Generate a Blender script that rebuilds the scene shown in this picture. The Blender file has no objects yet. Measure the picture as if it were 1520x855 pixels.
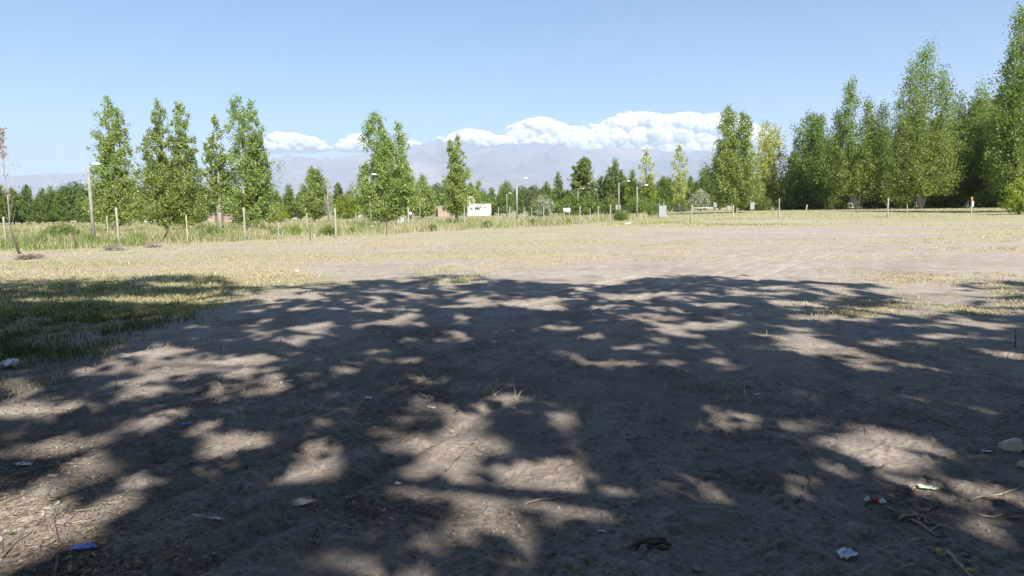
import bpy, math, random
import numpy as np
from mathutils import Vector, Matrix

random.seed(7)
RNG = np.random.default_rng(11)
scene = bpy.context.scene
COL = scene.collection

# ------------------------------------------------------------------ helpers
def tag(o, label=None, cat=None, group=None, kind=None):
    if label: o['label'] = label
    if cat: o['category'] = cat
    if group: o['group'] = group
    if kind: o['kind'] = kind
    return o

def empty(name, loc, rz=0.0):
    o = bpy.data.objects.new(name, None)
    o.empty_display_size = 0.3
    COL.objects.link(o)
    o.location = loc
    o.rotation_euler = (0, 0, rz)
    return o

def link(name, me, mat=None, parent=None):
    o = bpy.data.objects.new(name, me)
    COL.objects.link(o)
    if mat is not None and len(me.materials) == 0:
        me.materials.append(mat)
    if parent is not None:
        o.parent = parent
    return o

def raw_mesh(name, verts, faces, smooth=False):
    """faces: (N,k) int array, all of one size"""
    me = bpy.data.meshes.new(name)
    verts = np.asarray(verts, dtype=np.float32)
    faces = np.asarray(faces, dtype=np.int32)
    n, k = faces.shape
    me.vertices.add(len(verts))
    me.vertices.foreach_set('co', verts.ravel())
    me.loops.add(n * k)
    me.loops.foreach_set('vertex_index', faces.ravel())
    me.polygons.add(n)
    me.polygons.foreach_set('loop_start', np.arange(0, n * k, k, dtype=np.int32))
    me.polygons.foreach_set('loop_total', np.full(n, k, dtype=np.int32))
    me.polygons.foreach_set('use_smooth', np.full(n, smooth, dtype=bool))
    me.update(calc_edges=True)
    me.validate()
    return me

class MB:
    """collects boxes, tubes and blobs into one mesh"""
    def __init__(s): s.v = []; s.f = []
    def add(s, vs, fs):
        b = len(s.v); s.v += [tuple(p) for p in vs]; s.f += [tuple(i + b for i in f) for f in fs]
    def box(s, x0, x1, y0, y1, z0, z1, M=None, bev=0.0):
        vs = [(x, y, z) for z in (z0, z1) for y in (y0, y1) for x in (x0, x1)]
        if M is not None: vs = [tuple(M @ Vector(v)) for v in vs]
        s.add(vs, [(0, 2, 3, 1), (4, 5, 7, 6), (0, 1, 5, 4), (2, 6, 7, 3), (0, 4, 6, 2), (1, 3, 7, 5)])
    def tube(s, pts, rad, n=8, cap=True, jit=0.0):
        pts = [Vector(p) for p in pts]
        rings = []
        vs = []; fs = []
        ref = Vector((0.31, 0.95, 0.07)).normalized()
        for i, p in enumerate(pts):
            d = (pts[min(i + 1, len(pts) - 1)] - pts[max(i - 1, 0)])
            if d.length < 1e-6: d = Vector((0, 0, 1))
            d.normalize()
            r_ = ref if abs(d.dot(ref)) < 0.95 else Vector((1, 0, 0))
            u = d.cross(r_).normalized(); w = d.cross(u)
            R = rad[i] if hasattr(rad, '__len__') else rad
            for k in range(n):
                a = 2 * math.pi * k / n
                rr = R * (1 + jit * (random.random() - .5))
                vs.append(p + (u * math.cos(a) + w * math.sin(a)) * rr)
        for i in range(len(pts) - 1):
            for k in range(n):
                a = i * n + k; b = i * n + (k + 1) % n
                fs.append((a, b, b + n, a + n))
        if cap:
            fs.append(tuple(range(n - 1, -1, -1)))
            fs.append(tuple(range((len(pts) - 1) * n, len(pts) * n)))
        s.add(vs, fs)
    def blob(s, c, r, seg=10, rings=7, jit=0.0, seed=0):
        rr = random.Random(seed)
        vs = []; fs = []
        rx, ry, rz = r
        for i in range(1, rings):
            th = math.pi * i / rings
            for k in range(seg):
                ph = 2 * math.pi * k / seg
                q = 1 + jit * (rr.random() - .5)
                vs.append((c[0] + rx * q * math.sin(th) * math.cos(ph), c[1] + ry * q * math.sin(th) * math.sin(ph), c[2] + rz * q * math.cos(th)))
        vs.append((c[0], c[1], c[2] + rz)); vs.append((c[0], c[1], c[2] - rz))
        T = len(vs) - 2; B = len(vs) - 1
        for i in range(rings - 2):
            for k in range(seg):
                a = i * seg + k; b = i * seg + (k + 1) % seg
                fs.append((a, a + seg, b + seg, b))
        for k in range(seg):
            fs.append((T, k, (k + 1) % seg))
            fs.append((B, (rings - 2) * seg + (k + 1) % seg, (rings - 2) * seg + k))
        s.add(vs, fs)
    def build(s, name, mat, parent=None, smooth=False, bevel=0.0):
        me = bpy.data.meshes.new(name)
        me.from_pydata(s.v, [], s.f); me.update()
        if smooth:
            me.polygons.foreach_set('use_smooth', [True] * len(me.polygons))
        o = link(name, me, mat, parent)
        if bevel:
            m = o.modifiers.new('bevel', 'BEVEL'); m.width = bevel; m.segments = 2
        return o

# numpy value noise -------------------------------------------------
_T = np.random.default_rng(5).random((256, 256)).astype(np.float64)
def vnoise(x, y):
    xi = np.floor(x).astype(np.int64); yi = np.floor(y).astype(np.int64)
    fx = x - xi; fy = y - yi
    fx = fx * fx * fx * (fx * (fx * 6 - 15) + 10); fy = fy * fy * fy * (fy * (fy * 6 - 15) + 10)
    a = _T[xi & 255, yi & 255]; b = _T[(xi + 1) & 255, yi & 255]
    c = _T[xi & 255, (yi + 1) & 255]; d = _T[(xi + 1) & 255, (yi + 1) & 255]
    return (a * (1 - fx) + b * fx) * (1 - fy) + (c * (1 - fx) + d * fx) * fy
def fbm(x, y, oct=4, gain=.5, ox=0.0):
    s = 0; a = 1; t = 0
    for i in range(oct):
        s = s + a * vnoise(x + 17.3 * i + ox, y + 9.1 * i - ox * .7); t += a
        c, sn = math.cos(.6), math.sin(.6)
        x, y = (x * c - y * sn) * 2.03, (x * sn + y * c) * 2.03
        a *= gain
    return s / t
def ss(a, b, x):
    t = np.clip((x - a) / (b - a), 0, 1)
    return t * t * (3 - 2 * t)

# ------------------------------------------------------------------ camera
F = 1013.0
PITCH = math.atan(116.0 / F); ROLL = math.radians(0.9)
fw = Vector((0, math.cos(PITCH), -math.sin(PITCH)))
r0 = Vector((1, 0, 0)); u0 = Vector((0, math.sin(PITCH), math.cos(PITCH)))
rt = r0 * math.cos(ROLL) - u0 * math.sin(ROLL)
up = u0 * math.cos(ROLL) + r0 * math.sin(ROLL)
CAMZ = 1.6
CP = Vector((0, 0, CAMZ))
def ray(px, py):
    return (fw * F + rt * (px - 760.0) - up * (py - 427.5)).normalized()
def project(x, y, z):
    x = np.asarray(x, float); y = np.asarray(y, float); z = np.asarray(z, float) - CAMZ
    D = x * fw.x + y * fw.y + z * fw.z
    D = np.where(D < 0.05, 0.05, D)
    px = 760 + F * (x * rt.x + y * rt.y + z * rt.z) / D
    py = 427.5 - F * (x * up.x + y * up.y + z * up.z) / D
    return px, py

cam = bpy.data.cameras.new('camera'); cam.lens = 24.0; cam.sensor_width = 36.0
cam.clip_start = 0.05; cam.clip_end = 120000
camo = bpy.data.objects.new('camera', cam); COL.objects.link(camo)
Mx = Matrix(((rt.x, up.x, -fw.x, CP.x), (rt.y, up.y, -fw.y, CP.y), (rt.z, up.z, -fw.z, CP.z), (0, 0, 0, 1)))
camo.matrix_world = Mx
scene.camera = camo

# ------------------------------------------------------------------ terrain
def smin_track(x, y):
    """signed distance-ish coordinate across the vehicle tracks that swing forward and right"""
    return x - (-3.6 + 0.50 * (y - 3) + 0.006 * (y - 3) ** 2)
def height(x, y, fine=True):
    x = np.asarray(x, float); y = np.asarray(y, float)
    d = np.hypot(x, y)
    ang = x / np.maximum(y, 1.0)
    h = 0.85 * ss(38, 105, d) * ss(0.02, 0.34, ang) * (y > 0)
    # rough strip and slight bank where the fence runs
    far = 1 - ss(60, 120, d)
    h = h + 0.10 * (fbm(x * .22, y * .22, 3) - .5) * far * ss(2, 14, d)
    h = h + 0.07 * ss(.35, .65, fbm(x * .5 + 3, y * .5, 2)) * ss(0, 3, -5.0 - x) * ss(6, 8, y) * (1 - ss(12, 15, y)) 
    h = h - 0.05 * np.exp(-((y - 29.5 + 0.02 * x) / .8) ** 2) * ss(14, 20, -x)
    if fine:
        nf = 1 - ss(25, 60, d)
        n1 = fbm(x * 1.7, y * 1.7, 4)
        h = h + 0.045 * (n1 - .5) * nf
        t = smin_track(x, y)
        st = fbm(t * 6.0 + 2 * vnoise(x * .7, y * .7), y * .9, 3, ox=31)
        w = np.exp(-((t - .5) / 2.2) ** 2) 
        h = h + 0.06 * (st - .5) * w * nf
        for c0 in (-1.1, -.85, .55, .85, 2.2):
            h = h - 0.028 * np.exp(-((t - c0 - .12 * (vnoise(y * .4, t * 0 + c0) - .5)) / .085) ** 2) * nf * (.3 + vnoise(x * 1.1, y * 1.1 + 9))
        n2 = fbm(x * 9, y * 9, 3, ox=7)
        h = h + 0.024 * (n2 - .5) * (1 - ss(10, 22, d))
        n3 = fbm(x * 34, y * 34, 2, ox=3)
        h = h + 0.014 * (np.maximum(n3, .45) - .45) * (1 - ss(6, 12, d)) * 2
        # scattered clods
        cl = fbm(x * 15 + 40, y * 15, 2, ox=12)
        h = h + 0.020 * ss(.68, .82, cl) * ss(.45, .62, fbm(x * .8, y * .8, 2, ox=50)) * (1 - ss(10, 18, d))
    return h
H0 = float(height(np.array([0.0]), np.array([0.0]))[0])
CZ0 = CAMZ
def hz(x, y): return float(height(np.array([x]), np.array([y]))[0])
def onground(px, py):
    r = ray(px, py)
    t = CAMZ / max(-r.z, 1e-4) if r.z < 0 else 400.0
    lo, hi = 0.5, min(t * 1.3, 500.0)
    for _ in range(2):
        T = np.geomspace(lo, hi, 400)
        Zr = CAMZ + r.z * T
        below = np.nonzero(Zr <= height(r.x * T, r.y * T))[0]
        if len(below) == 0: k = len(T) - 1; break
        k = max(1, int(below[0])); lo, hi = T[k - 1], T[k]
    q = CP + r * float(T[k])
    return Vector((q.x, q.y, hz(q.x, q.y)))
def at(px, d, py=312.0):
    """ground point in the direction of column px at distance d (along y)"""
    r = ray(px, py)
    x = r.x / r.y * d
    return Vector((x, d, hz(x, d)))
def ztop(px, py, d):
    r = ray(px, py)
    return CAMZ + r.z / r.y * d

# ------------------------------------------------------------------ materials
def nodes(name):
    m = bpy.data.materials.new(name); m.use_nodes = True
    nt = m.node_tree; nt.nodes.clear()
    out = nt.nodes.new('ShaderNodeOutputMaterial')
    return m, nt, out
def ramp(nt, stops, fac):
    r = nt.nodes.new('ShaderNodeValToRGB'); e = r.color_ramp.elements
    e[0].position = stops[0][0]; e[0].color = (*stops[0][1], 1)
    e[1].position = stops[-1][0]; e[1].color = (*stops[-1][1], 1)
    for p, c in stops[1:-1]:
        q = e.new(p); q.color = (*c, 1)
    nt.links.new(fac, r.inputs[0])
    return r.outputs[0]
def noise(nt, scale, detail=4, rough=.55, obj=False, vec=None):
    n = nt.nodes.new('ShaderNodeTexNoise'); n.inputs['Scale'].default_value = scale
    n.inputs['Detail'].default_value = detail; n.inputs['Roughness'].default_value = rough
    if vec is not None: nt.links.new(vec, n.inputs['Vector'])
    else:
        g = nt.nodes.new('ShaderNodeTexCoord')
        nt.links.new(g.outputs['Object'], n.inputs['Vector'])
    return n.outputs['Fac']
def bump(nt, h, strength, dist):
    b = nt.nodes.new('ShaderNodeBump'); b.inputs['Strength'].default_value = strength
    b.inputs['Distance'].default_value = dist
    nt.links.new(h, b.inputs['Height']); return b.outputs[0]

def leaf_mat(name, stops, trans=.35, rough=.5, spec=.35, objvar=.25):
    m, nt, out = nodes(name)
    g = nt.nodes.new('ShaderNodeNewGeometry')
    c = ramp(nt, stops, g.outputs['Random Per Island'])
    oi = nt.nodes.new('ShaderNodeObjectInfo')
    hs = nt.nodes.new('ShaderNodeHueSaturation')
    mr = nt.nodes.new('ShaderNodeMapRange')
    mr.inputs['To Min'].default_value = 1 - objvar; mr.inputs['To Max'].default_value = 1 + objvar
    nt.links.new(oi.outputs['Random'], mr.inputs['Value'])
    nt.links.new(mr.outputs[0], hs.inputs['Value'])
    mr2 = nt.nodes.new('ShaderNodeMapRange')
    mr2.inputs['From Min'].default_value = 0; mr2.inputs['To Min'].default_value = .5 - .012 * (objvar > .01); mr2.inputs['To Max'].default_value = .5 + .008 * (objvar > .01)
    mt = nt.nodes.new('ShaderNodeMath'); mt.operation = 'FRACT'
    mm = nt.nodes.new('ShaderNodeMath'); mm.operation = 'MULTIPLY'; mm.inputs[1].default_value = 7.31
    nt.links.new(oi.outputs['Random'], mm.inputs[0]); nt.links.new(mm.outputs[0], mt.inputs[0])
    nt.links.new(mt.outputs[0], mr2.inputs['Value']); nt.links.new(mr2.outputs[0], hs.inputs['Hue'])
    nt.links.new(c, hs.inputs['Color'])
    p = nt.nodes.new('ShaderNodeBsdfPrincipled')
    p.inputs['Roughness'].default_value = rough
    p.inputs['Specular IOR Level'].default_value = spec
    nt.links.new(hs.outputs[0], p.inputs['Base Color'])
    t = nt.nodes.new('ShaderNodeBsdfTranslucent')
    tc = nt.nodes.new('ShaderNodeMix'); tc.data_type = 'RGBA'; tc.blend_type = 'MULTIPLY'; tc.inputs[0].default_value = 1
    nt.links.new(hs.outputs[0], tc.inputs[6]); tc.inputs[7].default_value = (1.6, 1.5, .6, 1)
    nt.links.new(tc.outputs[2], t.inputs['Color'])
    mx = nt.nodes.new('ShaderNodeMixShader'); mx.inputs[0].default_value = trans
    nt.links.new(p.outputs[0], mx.inputs[1]); nt.links.new(t.outputs[0], mx.inputs[2])
    nt.links.new(mx.outputs[0], out.inputs['Surface'])
    return m
def solid(name, stops, scale=8, rough=.8, spec=.2, bmp=.4, bd=.01, metal=0.0, detail=5, stretch=None):
    m, nt, out = nodes(name)
    if stretch:
        tc = nt.nodes.new('ShaderNodeTexCoord'); mp = nt.nodes.new('ShaderNodeMapping')
        mp.inputs['Scale'].default_value = stretch
        nt.links.new(tc.outputs['Object'], mp.inputs[0]); n = noise(nt, scale, detail, .6, vec=mp.outputs[0])
    else: n = noise(nt, scale, detail, .6)
    c = ramp(nt, stops, n)
    p = nt.nodes.new('ShaderNodeBsdfPrincipled')
    p.inputs['Roughness'].default_value = rough; p.inputs['Specular IOR Level'].default_value = spec
    p.inputs['Metallic'].default_value = metal
    nt.links.new(c, p.inputs['Base Color'])
    if bmp: nt.links.new(bump(nt, n, bmp, bd), p.inputs['Normal'])
    nt.links.new(p.outputs[0], out.inputs['Surface'])
    return m

M = {}
M['leaf'] = leaf_mat('poplar_leaves', [(0, (0.119, 0.171, 0.043)), (.5, (0.218, 0.298, 0.080)), (.85, (0.317, 0.396, 0.125)), (1, (0.476, 0.542, 0.251))], .46, objvar=.08)
M['leaf_forest'] = leaf_mat('grove_leaves', [(0, (0.089, 0.135, 0.033)), (.5, (0.157, 0.224, 0.054)), (1, (0.261, 0.334, 0.104))], .50, objvar=.12)
M['leaf_dark'] = leaf_mat('dark_leaves', [(0, (0.072, 0.114, 0.034)), (.6, (0.126, 0.186, 0.054)), (1, (0.198, 0.258, 0.090))], .38, objvar=.10)
M['leaf_lime'] = leaf_mat('lime_leaves', [(0, (.15, .21, .03)), (.6, (.23, .30, .045)), (1, (.34, .40, .08))], .45, objvar=.08)
M['leaf_yellow'] = leaf_mat('yellowing_leaves', [(0, (0.240, 0.300, 0.072)), (.5, (0.372, 0.420, 0.132)), (1, (0.540, 0.552, 0.216))], .42, objvar=.06)
M['leaf_silver'] = leaf_mat('silver_leaves', [(0, (.20, .24, .15)), (.6, (.32, .35, .25)), (1, (.45, .47, .36))], .25, objvar=.05)
M['leaf_rust'] = leaf_mat('dead_leaves', [(0, (.24, .16, .13)), (1, (.44, .33, .29))], .25, objvar=.02)
M['leaf_shade'] = leaf_mat('shade_tree_leaves', [(0, (.022, .045, .012)), (1, (.045, .08, .022))], .06, objvar=.05)
M['leaf_olive'] = leaf_mat('far_olive_leaves', [(0, (.09, .11, .05)), (1, (.17, .20, .09))], .3, objvar=.1)  # olive green of the far round trees
M['bark'] = solid('pale_bark', [(.3, (.16, .14, .12)), (.7, (.42, .39, .34))], 3, .9, .1, .6, .02, stretch=(4, 4, 1))
M['bark_dark'] = solid('dark_bark', [(.3, (.05, .042, .034)), (.7, (.16, .13, .105))], 5, .9, .1, .8, .02, stretch=(4, 4, .7))
M['post'] = solid('weathered_post_wood', [(.3, (.22, .21, .16)), (.7, (.38, .37, .29))], 9, .85, .1, .6, .01, stretch=(5, 5, .8))
M['post_grey'] = solid('grey_post_wood', [(.3, (.22, .215, .195)), (.7, (.38, .37, .335))], 9, .85, .1, .6, .01, stretch=(5, 5, .8))
M['post_dark'] = solid('rotted_dark_stake', [(.3, (.05, .035, .03)), (.7, (.14, .10, .085))], 9, .85, .1, .6, .01, stretch=(5, 5, .8))
M['post_yellow'] = solid('fresh_sawn_wood', [(.3, (.36, .29, .16)), (.7, (.50, .42, .26))], 9, .8, .1, .5, .01, stretch=(5, 5, .8))
M['orange'] = solid('orange_paint', [(.3, (.62, .22, .05)), (.7, (.75, .33, .08))], 9, .6, .3, .2, .005)
M['concrete_pole'] = solid('pole_concrete', [(.3, (0.188, 0.180, 0.150)), (.7, (0.315, 0.300, 0.262))], 4, .8, .2, .4, .01)
M['white_paint'] = solid('white_enamel', [(.3, (.66, .66, .64)), (.7, (.8, .8, .78))], 4, .4, .5, .1, .004)
M['dull_white'] = solid('dusty_white_board', [(.3, (.38, .38, .36)), (.7, (.50, .50, .47))], 4, .7, .2, .1, .004)
M['steel'] = solid('galvanised_steel', [(.3, (0.234, 0.247, 0.247)), (.7, (0.325, 0.338, 0.338))], 6, .45, .5, .1, .004, metal=.4)
M['panel'] = solid('grey_panel_paint', [(.3, (.32, .35, .33)), (.7, (.42, .45, .42))], 3, .6, .3, .15, .01)
M['plank'] = solid('grey_planks', [(.3, (.22, .225, .23)), (.7, (.36, .365, .37))], 5, .85, .1, .5, .01, stretch=(6, 6, .6))
M['plaster'] = solid('cream_plaster', [(.3, (0.448, 0.432, 0.392)), (.7, (0.528, 0.512, 0.464))], 1.2, .85, .1, .3, .02)
M['dark'] = solid('dark_interior', [(.3, (.015, .015, .02)), (.7, (.03, .03, .035))], 3, .5, .4, 0)  # near black, paints unlit rooms behind openings; also the hair colour
M['roof_tin'] = solid('pale_roof_sheet', [(.3, (.40, .42, .46)), (.7, (.55, .57, .60))], 2, .5, .4, .2, .02)
M['roof_rust'] = solid('rusty_roof_tiles', [(.3, (.30, .14, .08)), (.7, (.46, .25, .15))], 3, .8, .2, .3, .02)
def brick_mat():
    m, nt, out = nodes('hollow_red_brick')
    tc = nt.nodes.new('ShaderNodeTexCoord'); mp = nt.nodes.new('ShaderNodeMapping')
    mp.inputs['Rotation'].default_value = (math.pi / 2, 0, 0)
    b = nt.nodes.new('ShaderNodeTexBrick'); b.inputs['Scale'].default_value = 1.6
    b.inputs['Color1'].default_value = (.25, .16, .12, 1); b.inputs['Color2'].default_value = (.32, .22, .165, 1)
    b.inputs['Mortar'].default_value = (.42, .37, .31, 1)
    nt.links.new(tc.outputs['Object'], mp.inputs[0]); nt.links.new(mp.outputs[0], b.inputs['Vector'])
    p = nt.nodes.new('ShaderNodeBsdfPrincipled'); p.inputs['Roughness'].default_value = .9
    nt.links.new(b.outputs[0], p.inputs['Base Color']); nt.links.new(p.outputs[0], out.inputs['Surface'])
    return m
M['brick'] = brick_mat()
M['twig'] = solid('dry_twig', [(.3, (.10, .08, .065)), (.7, (.26, .22, .18))], 30, .85, .15, .5, .003)
M['brush'] = solid('dry_brushwood', [(.3, (.20, .17, .14)), (.7, (.38, .33, .28))], 6, .9, .1, 0)
M['twig_pale'] = solid('pale_dry_stick', [(.3, (.28, .23, .16)), (.7, (.46, .39, .28))], 30, .85, .15, .5, .003)
M['stone'] = solid('grey_stone', [(.3, (.22, .20, .18)), (.7, (.38, .35, .31))], 12, .85, .2, .5, .01)
M['stone_beige'] = solid('beige_stone', [(.3, (.45, .38, .30)), (.7, (.62, .55, .44))], 12, .85, .2, .5, .01)
M['paper'] = solid('white_paper', [(.3, (.62, .63, .66)), (.7, (.82, .83, .85))], 20, .6, .3, .2, .004)
M['card'] = solid('dirty_cardboard', [(.3, (.34, .31, .28)), (.7, (.56, .52, .48))], 14, .8, .2, .4, .004)
M['blue'] = solid('blue_foil', [(.3, (.03, .05, .38)), (.62, (.10, .16, .62)), (.75, (.55, .62, .85))], 25, .3, .5, .2, .004)
M['pink'] = solid('pinkish_white_wrapper', [(.35, (.52, .28, .32)), (.55, (.72, .66, .68)), (.8, (.8, .78, .8))], 22, .4, .5, .2, .004)
M['red'] = solid('red_print', [(.3, (.32, .02, .04)), (.7, (.5, .05, .06))], 20, .4, .5, .1, .004)
M['green_wrap'] = solid('pale_green_wrapper', [(.3, (.45, .55, .38)), (.7, (.62, .70, .52))], 20, .5, .4, .2, .004)
M['leaf_fallen'] = solid('fallen_green_leaf', [(.3, (.20, .28, .05)), (.7, (.36, .40, .09))], 20, .6, .3, .2, .004)
M['leaf_fallen_yellow'] = solid('fallen_yellow_leaf', [(.3, (.5, .34, .04)), (.7, (.62, .46, .09))], 20, .6, .3, .2, .004)
M['skin'] = solid('skin', [(.3, (.30, .16, .10)), (.7, (.36, .20, .13))], 5, .6, .3, 0)
M['shirt'] = solid('white_shirt', [(.3, (.72, .72, .74)), (.7, (.8, .8, .82))], 5, .9, .1, 0)
M['trousers'] = solid('dark_trousers', [(.3, (.03, .035, .06)), (.7, (.05, .055, .09))], 5, .9, .1, 0)

# ------------------------------------------------------------------ ground sheet
def build_ground():
    front = np.linspace(-47, 47, 620)
    rest = np.linspace(47, 313, 56)[1:-1]
    ang = np.radians(np.concatenate([front, rest]))
    r = np.concatenate([np.geomspace(.4, 2.4, 24)[:-1], np.geomspace(2.4, 14, 520)[:-1], np.geomspace(14, 120, 260)[:-1], np.geomspace(120, 60000, 60)])
    A, R = np.meshgrid(ang, r)
    X = R * np.sin(A); Y = R * np.cos(A)
    Z = height(X, Y)
    V = np.stack([X, Y, Z], -1).reshape(-1, 3)
    nr, na = X.shape
    i = np.arange(nr - 1)[:, None] * na; j = np.arange(na)[None, :]; jn = (j + 1) % na
    Fc = np.stack([i + j, i + jn, i + na + jn, i + na + j], -1).reshape(-1, 4)[:, ::-1]
    # centre cap
    V = np.vstack([V, [[0, 0, H0]]])
    me = raw_mesh('ground', V, Fc, smooth=True)
    bmv = len(V) - 1
    # surface cover: r = grass cover, g = greenness, b = dark damp litter
    px, py = project(X, Y, np.zeros_like(X))
    G, N = cover(X, Y, px, py)
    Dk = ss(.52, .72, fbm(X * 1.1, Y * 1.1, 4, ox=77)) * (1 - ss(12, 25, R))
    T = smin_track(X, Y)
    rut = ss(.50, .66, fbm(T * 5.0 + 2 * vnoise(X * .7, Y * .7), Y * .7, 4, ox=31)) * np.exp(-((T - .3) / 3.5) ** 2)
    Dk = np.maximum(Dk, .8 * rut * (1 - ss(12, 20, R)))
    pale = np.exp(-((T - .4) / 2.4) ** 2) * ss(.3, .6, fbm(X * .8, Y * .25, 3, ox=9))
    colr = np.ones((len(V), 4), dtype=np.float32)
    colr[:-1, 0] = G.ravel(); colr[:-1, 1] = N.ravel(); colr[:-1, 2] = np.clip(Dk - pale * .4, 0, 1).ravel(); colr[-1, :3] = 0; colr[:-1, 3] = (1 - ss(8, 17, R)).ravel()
    at_ = me.color_attributes.new('cover', 'FLOAT_COLOR', 'POINT')
    at_.data.foreach_set('color', colr.ravel())
    return me

def cover(X, Y, px, py):
    """how much grass grows (0..1) and how green it is, per place"""
    d = np.hypot(X, Y)
    n = fbm(X * .35, Y * .35, 4, ox=21); n2 = fbm(X * .08, Y * .22, 3, ox=5); n3 = fbm(X * 1.6, Y * 1.6, 3, ox=64)
    w = np.zeros_like(X) + .02
    fieldband = ss(13.5, 19, d) 
    w = w + .62 * fieldband
    # pale bare swath of the tracks over the right-hand side
    sw = ss(.02, .25, X / np.maximum(Y, 1)) * ss(15, 22, d) * (1 - ss(44, 58, d))
    w = w - .40 * sw * ss(.34, .56, n2 + .15 * (n - .5)) - .25 * ss(.5, .65, fbm(X * .06, Y * .5, 3, ox=61)) * ss(14, 18, d) * (1 - ss(55, 65, d))
    # bare strip just beyond the shade
    w = w - .45 * np.exp(-((Y - 17.5) / 2.2) ** 2) * ss(-9, -3, X)
    w = w + .52 * ss(4.6, 6.2, -X) * ss(7.2, 9.2, Y + .35 * (X + 6)) * (1 - ss(16, 22, Y))
    w = w + .30 * ss(1.0, 4.5, -X) * ss(9.5, 12, Y) * (1 - ss(15, 18, Y))
    w = w + .22 * ss(2.6, 5.0, X) * ss(5.5, 7.5, Y) * (1 - ss(10, 14, Y))
    w = w + .30 * ss(60, 75, d)
    G = ss(.5, .95, w + .75 * (n - .5) + .45 * (n3 - .5) + .28)
    G = np.where(w < .1, G * .15, G)
    N = .30 + .9 * (fbm(X * .12, Y * .3, 3, ox=90) - .5)
    N = N + .65 * ss(5.2, 7, -X) * ss(8, 9, Y + .35 * (X + 6)) * (1 - ss(10.5, 12, Y)) - .25 * ss(14, 16, Y) * (1 - ss(19, 23, Y)) - .4 * ss(0, 3, X) * (1 - ss(24, 30, Y))
    N = N + .35 * ss(50, 75, d)
    return np.clip(G, 0, 1), np.clip(N, 0, 1)

def ground_mat():
    m, nt, out = nodes('field_soil')
    tc = nt.nodes.new('ShaderNodeTexCoord')
    at_ = nt.nodes.new('ShaderNodeAttribute'); at_.attribute_name = 'cover'
    sp = nt.nodes.new('ShaderNodeSeparateColor'); nt.links.new(at_.outputs['Color'], sp.inputs[0])
    P = tc.outputs['Object']
    n_big = noise(nt, .35, 5, .6, vec=P); n_mid = noise(nt, 3.0, 6, .65, vec=P); n_fine = noise(nt, 30, 6, .7, vec=P); n_gr = noise(nt, 130, 3, .7, vec=P)
    soil = ramp(nt, [(.25, (.26, .224, .187)), (.5, (.35, .304, .257)), (.75, (.43, .380, .325))], n_mid)
    def mix(a, b, f, mode='MIX'):
        x = nt.nodes.new('ShaderNodeMix'); x.data_type = 'RGBA'; x.blend_type = mode
        if isinstance(f, float): x.inputs[0].default_value = f
        else: nt.links.new(f, x.inputs[0])
        for k, q in ((6, a), (7, b)):
            if isinstance(q, tuple): x.inputs[k].default_value = (*q, 1)
            else: nt.links.new(q, x.inputs[k])
        return x.outputs[2]
    def mth(op, a, b=None, clamp=False):
        x = nt.nodes.new('ShaderNodeMath'); x.operation = op; x.use_clamp = clamp
        for k, q in ((0, a), (1, b)):
            if q is None: continue
            if isinstance(q, float): x.inputs[k].default_value = q
            else: nt.links.new(q, x.inputs[k])
        return x.outputs[0]
    soil = mix(soil, ramp(nt, [(.3, (.62, .62, .62)), (.5, (1, 1, 1)), (.72, (1.22, 1.2, 1.18))], n_fine), 1.0, 'MULTIPLY')
    soil = mix(soil, ramp(nt, [(.3, (.75, .75, .75)), (.6, (1.1, 1.1, 1.1))], n_gr), .6, 'MULTIPLY')
    soil = mix(soil, ramp(nt, [(.35, (.92, .90, .88)), (.65, (1.12, 1.1, 1.08))], n_big), 1.0, 'MULTIPLY')
    soil = mix(soil, (.86, .85, .855), at_.outputs['Alpha'], 'MULTIPLY')
    # straw bits and dark organic litter in the soil
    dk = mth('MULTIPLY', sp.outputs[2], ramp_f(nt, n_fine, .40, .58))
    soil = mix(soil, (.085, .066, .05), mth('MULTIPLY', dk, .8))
    straw = ramp(nt, [(.25, (.27, .225, .135)), (.5, (.39, .33, .205)), (.75, (.50, .44, .29))], n_fine)
    green = ramp(nt, [(.25, (.15, .165, .065)), (.5, (.25, .26, .115)), (.75, (.36, .36, .18))], n_fine)
    gr = mix(straw, green, sp.outputs[1])
    cov = mth('MULTIPLY', sp.outputs[0], ramp_f(nt, n_mid, .25, .5))
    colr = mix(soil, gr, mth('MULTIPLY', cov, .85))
    p = nt.nodes.new('ShaderNodeBsdfPrincipled'); p.inputs['Roughness'].default_value = .95
    p.inputs['Specular IOR Level'].default_value = .15
    nt.links.new(colr, p.inputs['Base Color'])
    hsum = mth('ADD', mth('MULTIPLY', n_fine, .7), mth('MULTIPLY', n_gr, .3))
    nt.links.new(bump(nt, hsum, .9, .03), p.inputs['Normal'])
    nt.links.new(p.outputs[0], out.inputs['Surface'])
    return m
def ramp_f(nt, fac, a, b):
    r = nt.nodes.new('ShaderNodeMapRange'); r.inputs['From Min'].default_value = a; r.inputs['From Max'].default_value = b
    nt.links.new(fac, r.inputs['Value']); return r.outputs[0]
go = link('ground', build_ground(), ground_mat()); tag(go, 'dry trampled earth field with sparse grass', kind='structure')

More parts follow.
